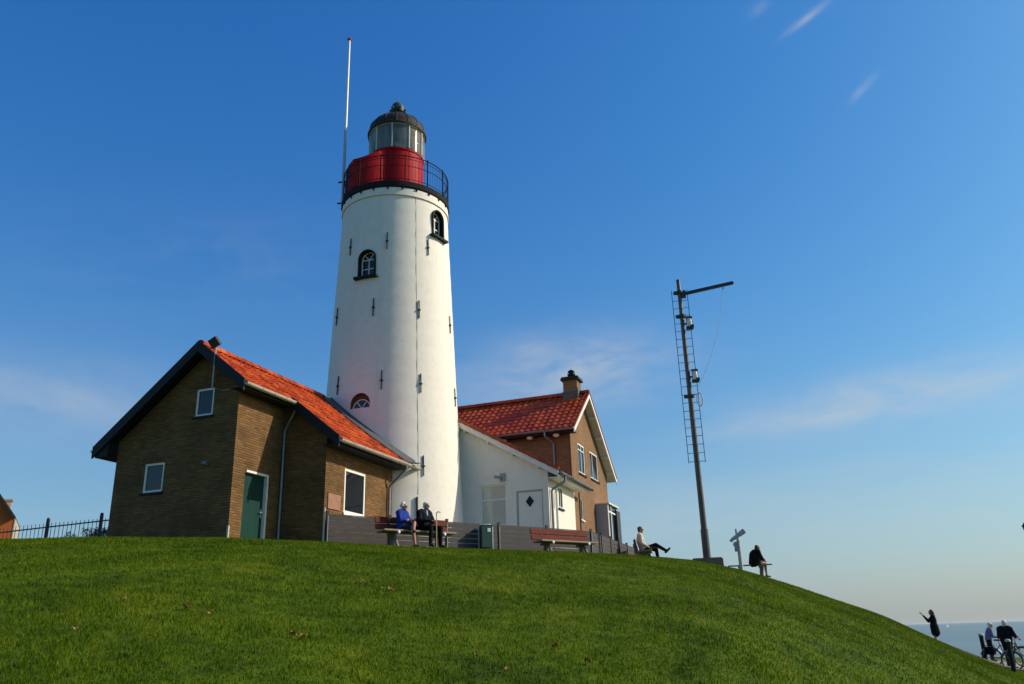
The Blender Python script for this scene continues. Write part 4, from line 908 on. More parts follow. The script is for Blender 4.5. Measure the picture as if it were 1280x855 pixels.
def bush(loc, rx, ry, h_, label, n=900, seed=1, square=False):
    rr_ = random.Random(seed); root = empty('bush', loc, 0, label, 'bush', 'bushes behind the iron railing')
    g = MB()
    for i in range(5):
        a = rr_.uniform(0, 6.28); g.tube([(0, 0, -.3), (.3*rx*math.cos(a), .3*ry*math.sin(a), h_*.4), (.6*rx*math.cos(a), .6*ry*math.sin(a), h_*.8)], [.03, .02, .008], 6)
    g.build('stems', M_bark, root)
    g = MB()
    for i in range(n):
        if square: q = V((rr_.uniform(-rx, rx), rr_.uniform(-ry, ry), rr_.uniform(0, h_)))
        else:
            while True:
                q = V((rr_.uniform(-1, 1), rr_.uniform(-1, 1), rr_.uniform(-.1, 1)))
                if q.x**2+q.y**2+q.z**2 < 1 and rr_.random() < .35+.65*(q.length): break
            lump = .78+.22*math.sin(5*q.x+seed)*math.cos(4*q.y)
            q = V((q.x*rx, q.y*ry, q.z*h_*lump))
        d1 = V((rr_.uniform(-1, 1), rr_.uniform(-1, 1), rr_.uniform(-.4, 1))).normalized(); d2 = d1.cross(V((rr_.uniform(-1, 1), rr_.uniform(-1, 1), rr_.uniform(-1, 1)))).normalized()
        s_ = rr_.uniform(.035, .07); g.add([q-d2*s_*.4, q+d1*s_*.6-d2*s_*.1, q+d1*s_*1.3, q+d1*s_*.6+d2*s_*.5], [(0, 1, 2, 3)])
    g.build('foliage', M_leaf, root, recalc=False)
def on_ground(az, d, dz=0): q = az_pt(az, d, 0); return V((q.x, q.y, gz(q.x, q.y)+dz))
bush(on_ground(-27.6, 31), 1.0, .7, 1.15, 'low rounded dark green bush behind the railing midway to the cottage', 8000, 3)
bush(on_ground(-25.9, 31.5), 0.62, .6, 1.25, 'dark green hedge bush tight beside the cottage wall behind the railing', 8000, 5, True)
bush(on_ground(-28.9, 33), 0.6, .5, .85, 'small sparse bush behind the railing near the orange house', 1200, 9)
nh = empty('orange_house', on_ground(-33.85, 46, 0), R(27), 'distant bright orange gabled house with small chimney at the left edge', 'house')
hw = 2.32; e_ = 3.45; ap = 6.55
g = MB(); g.prism([(-hw, -.6), (hw, -.6), (hw, e_), (0, ap), (-hw, e_)], (0, 0, 0), EX, EZ, EY, 3.2); g.build('wall', M_brick_o, nh)
for sx in (1, -1):
    g = MB(); dx = V((sx*(hw+.02), 0, e_)); tp = V((0, 0, ap)); nrm = V((sx*(ap-e_), 0, hw)).normalized()
    a = [tp, dx]; vs = [V((q.x, y_, q.z))+nrm*t for t in (.01, .05) for y_ in (-.15, 3.3) for q in a]
    g.add(vs, [(0, 1, 3, 2), (4, 6, 7, 5), (0, 4, 5, 1), (2, 3, 7, 6), (0, 2, 6, 4), (1, 5, 7, 3)]); ro = g.build('roof', mat('pale_roof', (.45, .38, .30), .7) if sx == 1 else M_tile_l, nh)
    g = MB(); g.bar(tp+V((0, -.17, .02)), dx+V((0, -.17, .02)), .05, .10); g.build('bargeboard', M_black, nh)
g = MB(); g.box2((hw*.74, .3, 3.6), (hw*.74+.34, .7, 4.30)); g.box2((hw*.74-.05, .25, 4.303), (hw*.74+.39, .75, 4.38)); g.build('chimney', mat('pale_chimney', (.33, .24, .19), .8), nh)
g = MB(); g.box2((hw+.002, -.02, -.6), (hw+.05, 3.2, e_-.03)); g.build('side_wall', mat('pale_side_wall', (.45, .38, .30), .8), nh)
g = MB()
for x_ in (-1.6,): g.box2((x_, -.03, .6), (x_+.7, .0, 1.9))
g.build('window', M_glass, nh)

# ================================================================ benches
def make_bench(label, back=True, L=2.3):
    root = empty('park_bench', (0, 0, 0), 0, label, 'bench', 'benches along the top of the mound')
    def slat(name, y_, z_, wd_, tk, tilt, m):
        g = MB(); g.box((0, y_, z_), (L, wd_, tk), Matrix.Rotation(tilt, 3, 'X')); return g.build(name, m, root)
    for y_, zz in ((-.10, .425), (.06, .43), (.22, .44)): slat('seat_slat', y_, zz, .14, .045, R(3), M_wood_g)
    if back:
        slat('backrest_slat', -.245, .585, .045, .15, R(14), M_wood); slat('backrest_slat', -.285, .775, .045, .17, R(14), M_wood)
    for sx in (-1, 1):
        x_ = sx*(L/2-.42); g = MB()
        g.bar((x_, -.30, .37), (x_, .30, .385), .07, .06); g.bar((x_, -.10, -.08), (x_, -.06, .36), .08, .12); g.bar((x_, .05, .36), (x_, .27, .02), .06, .07); g.bar((x_, -.12, -.03), (x_, .30, -.01), .09, .06)
        if back: g.bar((x_, -.20, .38), (x_, -.335, .86), .05, .05)
        fr_ = g.build('leg_frame', M_conc, root)
        for q in ((x_, .315, .385), (x_, .315, -.01)): g = MB(); g.sphere(q, (.05, .03, .05), 10, 8); g.build('end_cap', M_wcap, fr_, smooth=60)
    return root
FN = V((FD.y, -FD.x, 0))                              # side of the fence towards the camera
brz = math.atan2(FD.y, FD.x)-PI                       # bench local +y faces away from the fence
def bench_at(t, off=1.15): q = F0+FN*off+FD*t; return V((q.x, q.y, gz(q.x, q.y)))
bz1 = make_bench('brown slatted bench in front of the lighthouse where the elderly couple sits')
bz1.location = bench_at(2.16)-EZ*.04; bz1.rotation_euler.z = brz
b2 = copy_tree(bz1); b2['label'] = 'empty red brown slatted bench in front of the white annex door'; b2.location = bench_at(7.55)-EZ*.13; b2.rotation_euler.z = brz
# local +y must point to FN
def rot_face(o, az): o.rotation_euler.z = -R(az)
rot_face(bz1, 143); rot_face(b2, 143)
b3 = copy_tree(bz1); b3['label'] = 'bench seen end on with a man in a beige jacket sitting on it'; b3.location = on_ground(8.27, 33); rot_face(b3, 97)
b4 = make_bench('low backless bench beside the telescope with a dark clothed person sitting on it', False, 1.6); b4.location = on_ground(15.0, 34); rot_face(b4, 10)

# litter bin
q = F0+FN*.27+FD*5.12
bn = empty('litter_bin', (q.x, q.y, gz(q.x, q.y)), -R(160), 'dark green litter bin in a pale tubular frame before the plank fence', 'litter bin')
g = MB(); g.box((0, 0, .42), (.36, .34, .66)); g.box((0, 0, .765), (.37, .35, .03)); bb = g.build('bin_body', M_bin, bn); bv = bb.modifiers.new('b', 'BEVEL'); bv.width = .02; bv.segments = 2
g = MB(); g.tube([(-.22, .0, -.1), (-.22, 0, .72), (-.17, 0, .80), (.17, 0, .80), (.22, 0, .72), (.22, 0, -.1)], .022, 8); g.build('hoop_frame', M_steel, bn, smooth=60)
g = MB(); g.box((-.06, .175, .62), (.10, .006, .11)); g.build('sticker', M_wcap, bn)

# ================================================================ signal mast with ladder
pq = on_ground(12.37, 31.2)
mast = empty('signal_mast', pq, R(-12), 'tall dark steel mast with ladder, side arm and two lamps on a brown block', 'mast')
PH = 10.95
g = MB(); g.tube([(0, 0, 0), (0, 0, PH*.35), (0, 0, PH)], [.115, .10, .075], 16); g.tube([(0, 0, 0), (0, 0, 1.25)], .135, 16); g.tube([(0, 0, PH), (0, 0, PH+.05)], .08, 16); g.build('pole', M_pole, mast, smooth=50)
g = MB(); g.prism([(-.54, -.55), (.54, -.55), (.54, .16), (.48, .22), (-.48, .22), (-.54, .16)], (0, -.45, 0), EX, EZ, EY, .9); g.build('base_block', M_plinth, mast)
ld = MB(); lw = .30; z0, z1 = 3.65, 10.55
for sx in (-1, 1): ld.bar((sx*lw, -.03, z0), (sx*lw, -.03, z1), .025, .025)
lad = ld.build('ladder', M_blueiron, mast)
k = 0; zz = z0+.05
rg_ = MB()
while zz < z1:
    g = MB(); g.tube([(-lw, -.03, zz), (lw, -.03, zz)], .011, 6); g.build('rung', M_blueiron, lad); zz += .32
for zz in (6.15, 9.4, 10.4):
    g = MB(); g.lathe([(.08, zz), (.16, zz), (.16, zz+.1), (.08, zz+.1)], 14, closed=True); g.box((-.17, 0, zz+.05), (.12, .1, .12)); g.build('clamp', M_black, mast, smooth=30)
arm = V((math.cos(R(-2)), math.sin(R(-2)), 0)); a0 = V((.06, 0, PH-.52)); a1 = a0+V((2.22, .45, .02))
a0 = V((.06, 0, PH-.58)); a1 = a0+V((2.05, .40, .42))
g = MB(); g.bar(a0, a1, .10, .12); g.box(a0+V((.08, 0, 0)), (.2, .16, .28)); g.sphere(a1, .05, 8, 6); ar = g.build('arm', M_black, mast)
g = MB(); e0 = a0+(a1-a0)*.80; g.box(e0-EZ*.1, (.05, .05, .12)); g.build('pulley', M_steel, ar)
def mast_lamp(z_):
    g = MB(); c = V((.26, -.1, z_)); g.box(c+EZ*.22, (.24, .24, .05)); g.box(c-EZ*.2, (.28, .28, .06)); g.box(c+V((.1, -.06, -.15)), (.12, .12, .1)); g.box((.13, -.05, z_), (.16, .05, .05))
    for ax in (-1, 1):
        for ay in (-1, 1): g.box(c+V((ax*.1, ay*.1, .01)), (.02, .02, .4))
    o = g.build('lamp', M_black, mast); g = MB(); g.lathe([(.085, -.16), (.095, -.1), (.095, .1), (.085, .19)], 14, c=c); g.build('lamp_glass', M_wcap, o, smooth=50)
mast_lamp(9.10); mast_lamp(6.95)
hk = V((.34, -.15, 6.25)); e1 = e0-EZ*.16; pts = []
for i in range(17):
    s = i/16; q = e1*(1-s)+(hk+EZ*.28)*s; q.z -= .55*math.sin(PI*s)*.6; q.x += .10*math.sin(PI*s); pts.append(q)
g = MB(); g.tube(pts, .008, 5); g.build('rope', M_rope, mast)
g = MB(); g.tube([hk+V((.10*math.sin(t), .0, -.14+.26*math.cos(t)-.1)) for t in np.linspace(0, 2*PI, 17)], .022, 6); g.tube([hk+V((-.12, 0, -.05)), hk+V((-.2, 0.05, -.02))], .02, 6); g.build('rope_coil', M_rope, mast, smooth=60)

# telescope
tq = on_ground(14.45, 32.4)
ts = empty('viewing_telescope', tq, R(-14), 'grey viewing telescope tilted upward on a steel post at the hill edge', 'telescope')
g = MB(); g.tube([(0, 0, -.1), (0, 0, 1.16)], [.075, .065], 12); g.build('post', M_steel, ts, smooth=50)
g = MB(); g.box((-.10, -.02, .92), (.12, .14, .34)); g.box((-.11, -.02, 1.0), (.17, .15, .08)); g.build('coin_box', mat('coin_box_grey', (.28, .29, .3), .5), ts)
g = MB(); g.tube([(0, 0, 1.1), (0, 0, 1.24)], .045, 10); g.bar((-.04, -.1, 1.2), (.02, .1, 1.24), .10, .06)
d_ = V((.78, .15, .50)).normalized(); c = V((.02, 0, 1.33)); g.tube([c-d_*.30, c-d_*.2, c+d_*.02, c+d_*.03, c+d_*.28], [.05, .065, .07, .09, .095], 12); g.box(c+V((-.06, 0, .12)), (.06, .09, .22)); g.tube([c-d_*.3, c-d_*.34-EZ*.04], .06, 10); g.build('telescope_tube', M_steel, ts, smooth=40)

# ================================================================ people
def remesh(name, mb, m, parent, vox=.011, smooth_it=3, keep_loc=None):
    o = mb.build(name, m)
    md = o.modifiers.new('r', 'REMESH'); md.mode = 'VOXEL'; md.voxel_size = vox; md.use_smooth_shade = True
    s = o.modifiers.new('s', 'SMOOTH'); s.iterations = smooth_it; s.factor = .5
    dg = bpy.context.evaluated_depsgraph_get(); nm = bpy.data.meshes.new_from_object(o.evaluated_get(dg)); o.modifiers.clear(); old = o.data; o.data = nm; bpy.data.meshes.remove(old); nm.name = name
    if not nm.materials: nm.materials.append(m)
    nm.shade_smooth()
    if parent is not None: o.parent = parent
    return o
def hand(g, wr, dirv, nrm, side, curl=.5, sc_=1.0):
    """palm + four unequal curled fingers + thumb leaving the side of the palm; dirv along the hand, nrm = back of hand"""
    d = V(dirv).normalized(); n_ = V(nrm); n_ = (n_-d*n_.dot(d)).normalized(); s = d.cross(n_)*side
    pc = V(wr)+d*.05*sc_
    for q in (-.026, -.009, .009, .026): g.cone(V(wr)+s*q*.7, .014, V(wr)+d*.09*sc_+s*q, .0125, 8)
    for q, L in ((-.030, .060), (-.010, .075), (.010, .080), (.030, .070)):
        b0 = V(wr)+d*.092*sc_+s*q; c1 = curl*.8; k1 = b0+(d*math.cos(c1)-n_*math.sin(c1))*L*.5; c2 = curl*2.0; k2 = k1+(d*math.cos(c2)-n_*math.sin(c2))*L*.55
        g.cone(b0, .0095, k1, .009, 8); g.cone(k1, .009, k2, .008, 8)
    t0 = V(wr)+d*.03*sc_+s*.035; t1 = t0+(d*.6+s*.7-n_*.3).normalized()*.04; t2 = t1+(d*.9+s*.1-n_*.4).normalized()*.032
    g.cone(t0, .013, t1, .011, 8); g.cone(t1, .011, t2, .009, 8)
def head_geo(g, hc, f, up_=None, s=1.0):
    """skull, jaw, nose, brow, ears; hc = head centre, f = facing"""
    f = V(f).normalized(); u = EZ if up_ is None else V(up_).normalized(); x = f.cross(u).normalized(); u = x.cross(f)
    Rm = Matrix((x, f, u)).transposed()
    g.sphere(hc+u*.025, (.074*s, .094*s, .090*s), 20, 14, rot=Rm)
    g.sphere(hc+f*.028-u*.045, (.058*s, .062*s, .070*s), 16, 12, rot=Rm); g.sphere(hc+f*.072-u*.092, (.024, .020, .018), 10, 8, rot=Rm)
    g.cone(hc+f*.088+u*.012, .010, hc+f*.108-u*.026, .016, 8); g.sphere(hc+f*.082+u*.030, (.045, .014, .012), 10, 6, rot=Rm)
    g.sphere(hc+f*.086-u*.062, (.026, .012, .009), 10, 6, rot=Rm)
    for sx in (-1, 1): g.sphere(hc+x*(.076*sx)-f*.008-u*.008, (.012, .022, .034), 10, 8, rot=Rm)
    return Rm, x, f, u
def person(label, loc, az, J, sc3=1.0, skin=M_skin, hair=None, top=None, bottom=None, shoes=M_shoe, hairstyle='short', glasses=False, sleeves=True, extra=None, face=None, top_inf=.022, coat=None, hands=(.6, .6), hand_dir=(None, None), tall=1.0, skirt=None, bare_legs=False, shirt=None, group=None):
    g = MB(); J = {k: V(v) for k, v in J.items()}
    hc = J['head']; f = V(face) if face else V((0, 1, 0))
    # body
    head_geo(g, hc, f)
    g.cone(J['neck'], .055, hc-EZ*.05, .05, 12)
    def torso(g, inf):
        pv, ch, nk = J['pelvis'], J['chest'], J['neck']
        for s in (-1, 1):
            g.cone(pv+V((s*.065, 0, 0)), .105+inf, ch+V((s*.065, 0, -.02)), .115+inf, 14)
            g.cone(ch+V((s*.06, 0, .02)), .105+inf, J['sh'+'LR'[s > 0]]*.62+nk*.38, .07+inf, 12)
            g.cone(J['sh'+'LR'[s > 0]], .058+inf, nk*.7+J['sh'+'LR'[s > 0]]*.3-EZ*.015, .05+inf, 10)
    torso(g, 0)
    for s in 'LR':
        g.cone(J['sh'+s], .052, J['el'+s], .040, 12); g.cone(J['el'+s], .040, J['wr'+s], .026, 12)
        hd = hand_dir['LR'.index(s)] or (J['wr'+s]-J['el'+s]).normalized()+V((0, 0, -.2))
        hand(g, J['wr'+s], hd, V((0, .3, 1)), 1 if s == 'L' else -1, hands['LR'.index(s)])
        g.cone(J['hip'+s], .092, J['kn'+s], .058, 14); g.cone(J['kn'+s], .056, J['kn'+s]*.6+J['an'+s]*.4-V((0, .01, 0)), .055, 12); g.cone(J['kn'+s]*.6+J['an'+s]*.4-V((0, .01, 0)), .055, J['an'+s], .036, 12)
        g.cone(J['an'+s]-EZ*.02, .036, J['to'+s], .028, 10); g.cone(J['an'+s], .038, (J['an'+s]-EZ*.045), .034, 8)
    root = remesh('person', g, skin, None, .0095, 3); root.location = loc; root.scale = (sc3,)*3; root.rotation_euler.z = -R(az); tag(root, label, 'person', group)
    if top:
        g = MB(); torso(g, top_inf)
        for s in 'LR':
            g.cone(J['sh'+s], .062+top_inf*.6, J['el'+s], .052+top_inf*.4, 12)
            if sleeves: g.cone(J['el'+s], .052+top_inf*.4, J['wr'+s]*.93+J['el'+s]*.07, .040, 12)
            else: pass
        if coat: coat(g, J)
        remesh('jacket', g, top, root, .012, 4)
    if shirt:
        g = MB(); ch, nk = J['chest'], J['neck']; g.cone(ch+V((0, .09, .03)), .05, nk+V((0, .055, .0)), .045, 10); remesh('shirt', g, shirt, root, .010, 2)
    if bottom:
        g = MB(); g.cone(J['pelvis']+V((-.06, 0, 0)), .118, J['pelvis']+V((.06, 0, 0)), .118, 12)
        for s in 'LR':
            g.cone(J['hip'+s], .108, J['kn'+s], .075, 14); g.cone(J['kn'+s], .073, J['an'+s]*.96+J['kn'+s]*.04, .056, 12)
        remesh('trousers', g, bottom, root, .013, 4)
    if skirt: remesh('skirt', skirt(J), M_skirt if not isinstance(skirt, tuple) else skirt[1], root, .013, 4)
    for s in 'LR':
        g = MB(); d = (J['to'+s]-J['an'+s]); g.cone(J['an'+s]-EZ*.035, .045, J['to'+s]+EZ*.005, .037, 10); g.cone(J['an'+s]-EZ*.045-d.normalized()*.03, .04, J['to'+s], .034, 10); remesh('shoe', g, shoes, root, .010, 2)
    if hair:
        g = MB(); x = f.cross(EZ).normalized(); fb = f; Rm = Matrix((x, f, EZ)).transposed()
        if hairstyle == 'short':
            g.sphere(hc+EZ*.050-f*.018, (.080, .092, .078), 18, 12, rot=Rm); g.sphere(hc-f*.045-EZ*.005, (.074, .062, .085), 16, 12, rot=Rm)
        elif hairstyle == 'curly':
            for i in range(60):
                a = rnd.uniform(0, 6.28); t = rnd.uniform(-.35, 1.5); q = V((math.cos(a)*math.cos(t)*.085, math.sin(a)*math.cos(t)*.10, math.sin(t)*.10))
                if q.y > .045 and q.z < .06: continue
                g.sphere(hc+EZ*.032-f*.014+x*q.x+f*q.y+EZ*q.z, rnd.uniform(.018, .030), 8, 6)
            g.sphere(hc+EZ*.045-f*.025, (.082, .088, .085), 18, 12, rot=Rm); g.sphere(hc-f*.04-EZ*.03, (.078, .06, .08), 16, 12, rot=Rm)
        elif hairstyle == 'long':
            g.sphere(hc+EZ*.045-f*.02, (.088, .098, .088), 18, 12, rot=Rm); g.cone(hc-f*.05, .085, hc-f*.085-EZ*.28, .085, 14); g.cone(hc-f*.085-EZ*.28, .085, hc-f*.10-EZ*.50, .035, 12)
            for sx in (-1, 1): g.cone(hc+x*.06*sx-f*.01, .035, hc+x*.085*sx-f*.03-EZ*.28, .03, 10)
        elif hairstyle == 'fringe':
            g.sphere(hc+EZ*.055-f*.012, (.082, .096, .072), 18, 12, rot=Rm); g.sphere(hc-f*.05, (.072, .055, .085), 16, 12, rot=Rm)
        remesh('hair', g, hair, root, .010, 1)
    g = MB(); x = f.cross(EZ).normalized()
    if glasses:
        for sx in (-1, 1): g.sphere(hc+f*.094+x*.032*sx+EZ*.012, (.026, .012, .020), 10, 8, rot=Matrix((x, f, EZ)).transposed())
        for sx in (-1, 1): g.bar(hc+f*.088+x*.058*sx+EZ*.014, hc-f*.01+x*.082*sx+EZ*.012, .006, .008)
        g.build('glasses', M_lens, root, smooth=60)
    else:
        for sx in (-1, 1): g.sphere(hc+f*.087+x*.030*sx+EZ*.012, (.012, .008, .008), 8, 6, rot=Matrix((x, f, EZ)).transposed())
        g.build('eyes', M_lens, root, smooth=60)
    return root
def seat_J(lean=0.0, **kw):
    J = dict(pelvis=(0, .0, .55), chest=(0, -.03+lean*.6, .88), neck=(0, -.03+lean, 1.04), head=(0, .02+lean*1.2, 1.20), shL=(-.18, -.03+lean, .99), shR=(.18, -.03+lean, .99),
             elL=(-.25, .0, .74), elR=(.25, .0, .74), wrL=(-.14, .22, .66), wrR=(.14, .22, .66), hipL=(-.09, .03, .53), hipR=(.09, .03, .53),
             knL=(-.12, .45, .53), knR=(.12, .45, .53), anL=(-.12, .48, .10), anR=(.12, .48, .10), toL=(-.13, .62, .035), toR=(.13, .62, .035))
    J.update(kw); return J
# elderly couple on the first bench
def on_bench(t, off=1.13): q = F0+FN*off+FD*t; return V((q.x, q.y, gz(q.x, q.y)))
Jw = seat_J(knL=(.02, .45, .66), anL=(.27, .62, .40), toL=(.36, .72, .36), knR=(.06, .43, .53), anR=(.04, .50, .02), toR=(.05, .64, -.045), elL=(-.24, .08, .76), elR=(.24, .08, .76), wrL=(.05, .24, .78), wrR=(-.04, .26, .80), head=(.0, .03, 1.19))
def skirt_sit(J):
    g = MB(); g.cone(J['pelvis']+V((-.07, 0, 0)), .125, J['pelvis']+V((.07, 0, 0)), .125, 12)
    for s in 'LR': g.cone(J['hip'+s], .115, J['hip'+s]*.25+J['kn'+s]*.75, .09, 12)
    g.cone(J['hipL']*.5+J['hipR']*.5+V((0, .05, -.03)), .12, J['hipL']*.2+J['hipR']*.2+J['knL']*.3+J['knR']*.3-EZ*.05, .10, 12); return g
w1_ = person('elderly woman with white hair in a bright blue jacket sitting cross legged on the bench', on_bench(1.74), 120, Jw, sc3=.91, skin=M_skin_t, hair=M_hair_w, top=M_blue, hairstyle='curly', glasses=True, skirt=skirt_sit, face=(-.15, 1, -.02), top_inf=.042)
Jm = seat_J(shL=(-.21, -.03, 1.0), shR=(.21, -.03, 1.0), knL=(-.20, .45, .54), knR=(.22, .46, .54), anL=(-.19, .46, .05), anR=(.24, .46, .05), toL=(-.22, .61, -.015), toR=(.28, .61, -.015), elL=(-.29, .06, .76), elR=(.29, .06, .76), wrL=(-.05, .36, .70), wrR=(.07, .36, .74), head=(.0, .05, 1.22), neck=(0, -.01, 1.06))
m1_ = person('elderly white haired man in a dark suit sitting on the bench holding a wooden cane', on_bench(2.45), 128, Jm, sc3=.94, hair=M_hair_w, top=M_navy, bottom=M_dark, shirt=M_shirtb, face=(-.2, 1, -.05), top_inf=.048, hands=(1.0, 1.0), hand_dir=((.6, .8, 0), (-.6, .8, 0)))
cq = m1_.location+Matrix.Rotation(-R(128), 3, 'Z') @ V((.02, .46, 0))
g = MB(); g.tube([(0, 0, -.02), (0, 0, .90), (0, .0, .95), (0, .03, .985), (0, .075, .985), (0, .11, .96)], [.014, .014, .014, .015, .015, .014], 10); cn = g.build('walking_cane', M_cane, None, smooth=60); cn.location = (cq.x, cq.y, gz(cq.x, cq.y)); cn.rotation_euler.z = -R(90)
tag(cn, 'pale wooden walking cane held upright by the man in the dark suit', 'cane')
# man on the third bench, one leg over the other
Jb = seat_J(lean=-.06, knL=(-.06, .46, .68), anL=(-.01, .80, .46), toL=(0.0, .93, .53), knR=(.08, .45, .52), anR=(.08, .50, .10), toR=(.09, .64, .035), elR=(.25, -.05, .72), elL=(-.25, -.05, .74), wrR=(.22, .20, .58), wrL=(-.10, .22, .66), chest=(0, -.08, .88), neck=(0, -.09, 1.05), head=(0, -.05, 1.22))
q = on_ground(8.30, 33); mb_ = person('man in beige jacket and sunglasses lounging with one leg crossed on a bench', q, 97, Jb, skin=M_skin_t, hair=M_hair_b, top=M_beige, bottom=M_dark, hairstyle='fringe', glasses=True, face=(-.05, 1, 0), hands=(.4, .4), sc3=1.07, top_inf=.035)
# person on backless bench near telescope
Js = seat_J(chest=(0, .07, .86), neck=(0, .17, .99), shL=(-.18, .14, .95), shR=(.18, .14, .95), elL=(-.22, .22, .74), elR=(.24, .22, .72), wrL=(-.08, .42, .66), wrR=(.10, .44, .64), knL=(-.09, .44, .56), knR=(.10, .44, .54), anL=(-.08, .40, .10), anR=(.12, .44, .10), toL=(-.08, .54, .035), toR=(.12, .58, .035), head=(0, .26, 1.10))
q = on_ground(15.25, 33.9); ps = person('person in dark clothes with bare legs sitting hunched on the backless bench', q, 72, Js, skin=M_skin_t, hair=M_hair_b, top=M_dark, hairstyle='long', face=(0, 1, -.25), sc3=.98, top_inf=.05, skirt=lambda J: (lambda g: (g.cone(J['pelvis']+V((-.06, 0, 0)), .12, J['pelvis']+V((.06, 0, 0)), .12, 12), g.cone(J['hipL'], .105, J['hipL']*.6+J['knL']*.4, .09, 12), g.cone(J['hipR'], .105, J['hipR']*.6+J['knR']*.4, .09, 12), g)[-1])(MB()))
# standing figures
def stand_J(s=1.0, **kw):
    J = dict(pelvis=(0, 0, .93), chest=(0, -.01, 1.24), neck=(0, -.01, 1.41), head=(0, .025, 1.56), shL=(-.18, -.01, 1.36), shR=(.18, -.01, 1.36), elL=(-.24, -.02, 1.08), elR=(.24, -.02, 1.08), wrL=(-.25, .08, .84), wrR=(.25, .08, .84),
             hipL=(-.09, 0, .90), hipR=(.09, 0, .90), knL=(-.10, .02, .49), knR=(.10, .02, .49), anL=(-.10, -.01, .09), anR=(.11, -.01, .09), toL=(-.12, .14, .03), toR=(.13, .14, .03))
    J.update(kw); return J
Jp = stand_J(elL=(-.20, .18, 1.16), elR=(.20, .18, 1.16), wrL=(-.07, .40, 1.42), wrR=(.07, .40, 1.46), knL=(-.10, .05, .49), head=(0, .03, 1.55))
def coat_long(g, J):
    g.cone(J['pelvis']+V((-.05, 0, .05)), .17, V((-.05, -.02, .66)), .19, 16); g.cone(J['pelvis']+V((.05, 0, .05)), .17, V((.05, -.02, .66)), .19, 16); g.cone(V((-.08, -.02, .60)), .14, V((.08, -.02, .60)), .14, 12)
q = on_ground(25.05, 45.5); wp = person('woman with long dark hair in a black coat photographing with raised arms', q, -72, Jp, hair=M_hair_k, top=M_dark, hairstyle='long', coat=coat_long, hand_dir=((.3, .5, .8), (-.3, .5, .8)), top_inf=.025)
q2 = wp.location+Matrix.Rotation(R(72), 3, 'Z') @ V((0, .50, 1.56))
g = MB(); g.box((0, 0, 0), (.155, .009, .075)); g.box((.05, .006, .02), (.02, .004, .02)); ph = g.build('phone', M_black, None); ph.location = q2; ph.rotation_euler = (0, 0, R(72)); bv = ph.modifiers.new('b', 'BEVEL'); bv.width = .003
tag(ph, 'black phone held up by the woman in the black coat', 'phone')
Jo = stand_J(chest=(0, .08, 1.22), neck=(0, .12, 1.38), head=(0, .19, 1.52), shL=(-.18, .11, 1.33), shR=(.18, .11, 1.33), elL=(-.25, .14, 1.06), elR=(.25, .14, 1.06), wrL=(-.22, .36, 1.0), wrR=(.22, .36, 1.0))
q = on_ground(27.72, 39.8); person('white haired person in a grey blue shirt and dark trousers standing by a bicycle', q, 105, Jo, sc3=.88, hair=M_hair_w, top=M_greyb, bottom=M_dark, face=(0, 1, -.1))
q = on_ground(28.6, 37.6); person('white haired person in a navy jacket standing behind the green post', q, 60, stand_J(chest=(0, .03, 1.24), neck=(0, .05, 1.41), head=(0, .10, 1.55), shL=(-.21, .04, 1.35), shR=(.21, .04, 1.35), elL=(-.30, .08, 1.08), elR=(.30, .12, 1.08), wrL=(-.22, .34, 1.02), wrR=(.24, .38, 1.04)), hair=M_hair_w, top=M_navy, bottom=M_dark, top_inf=.045)

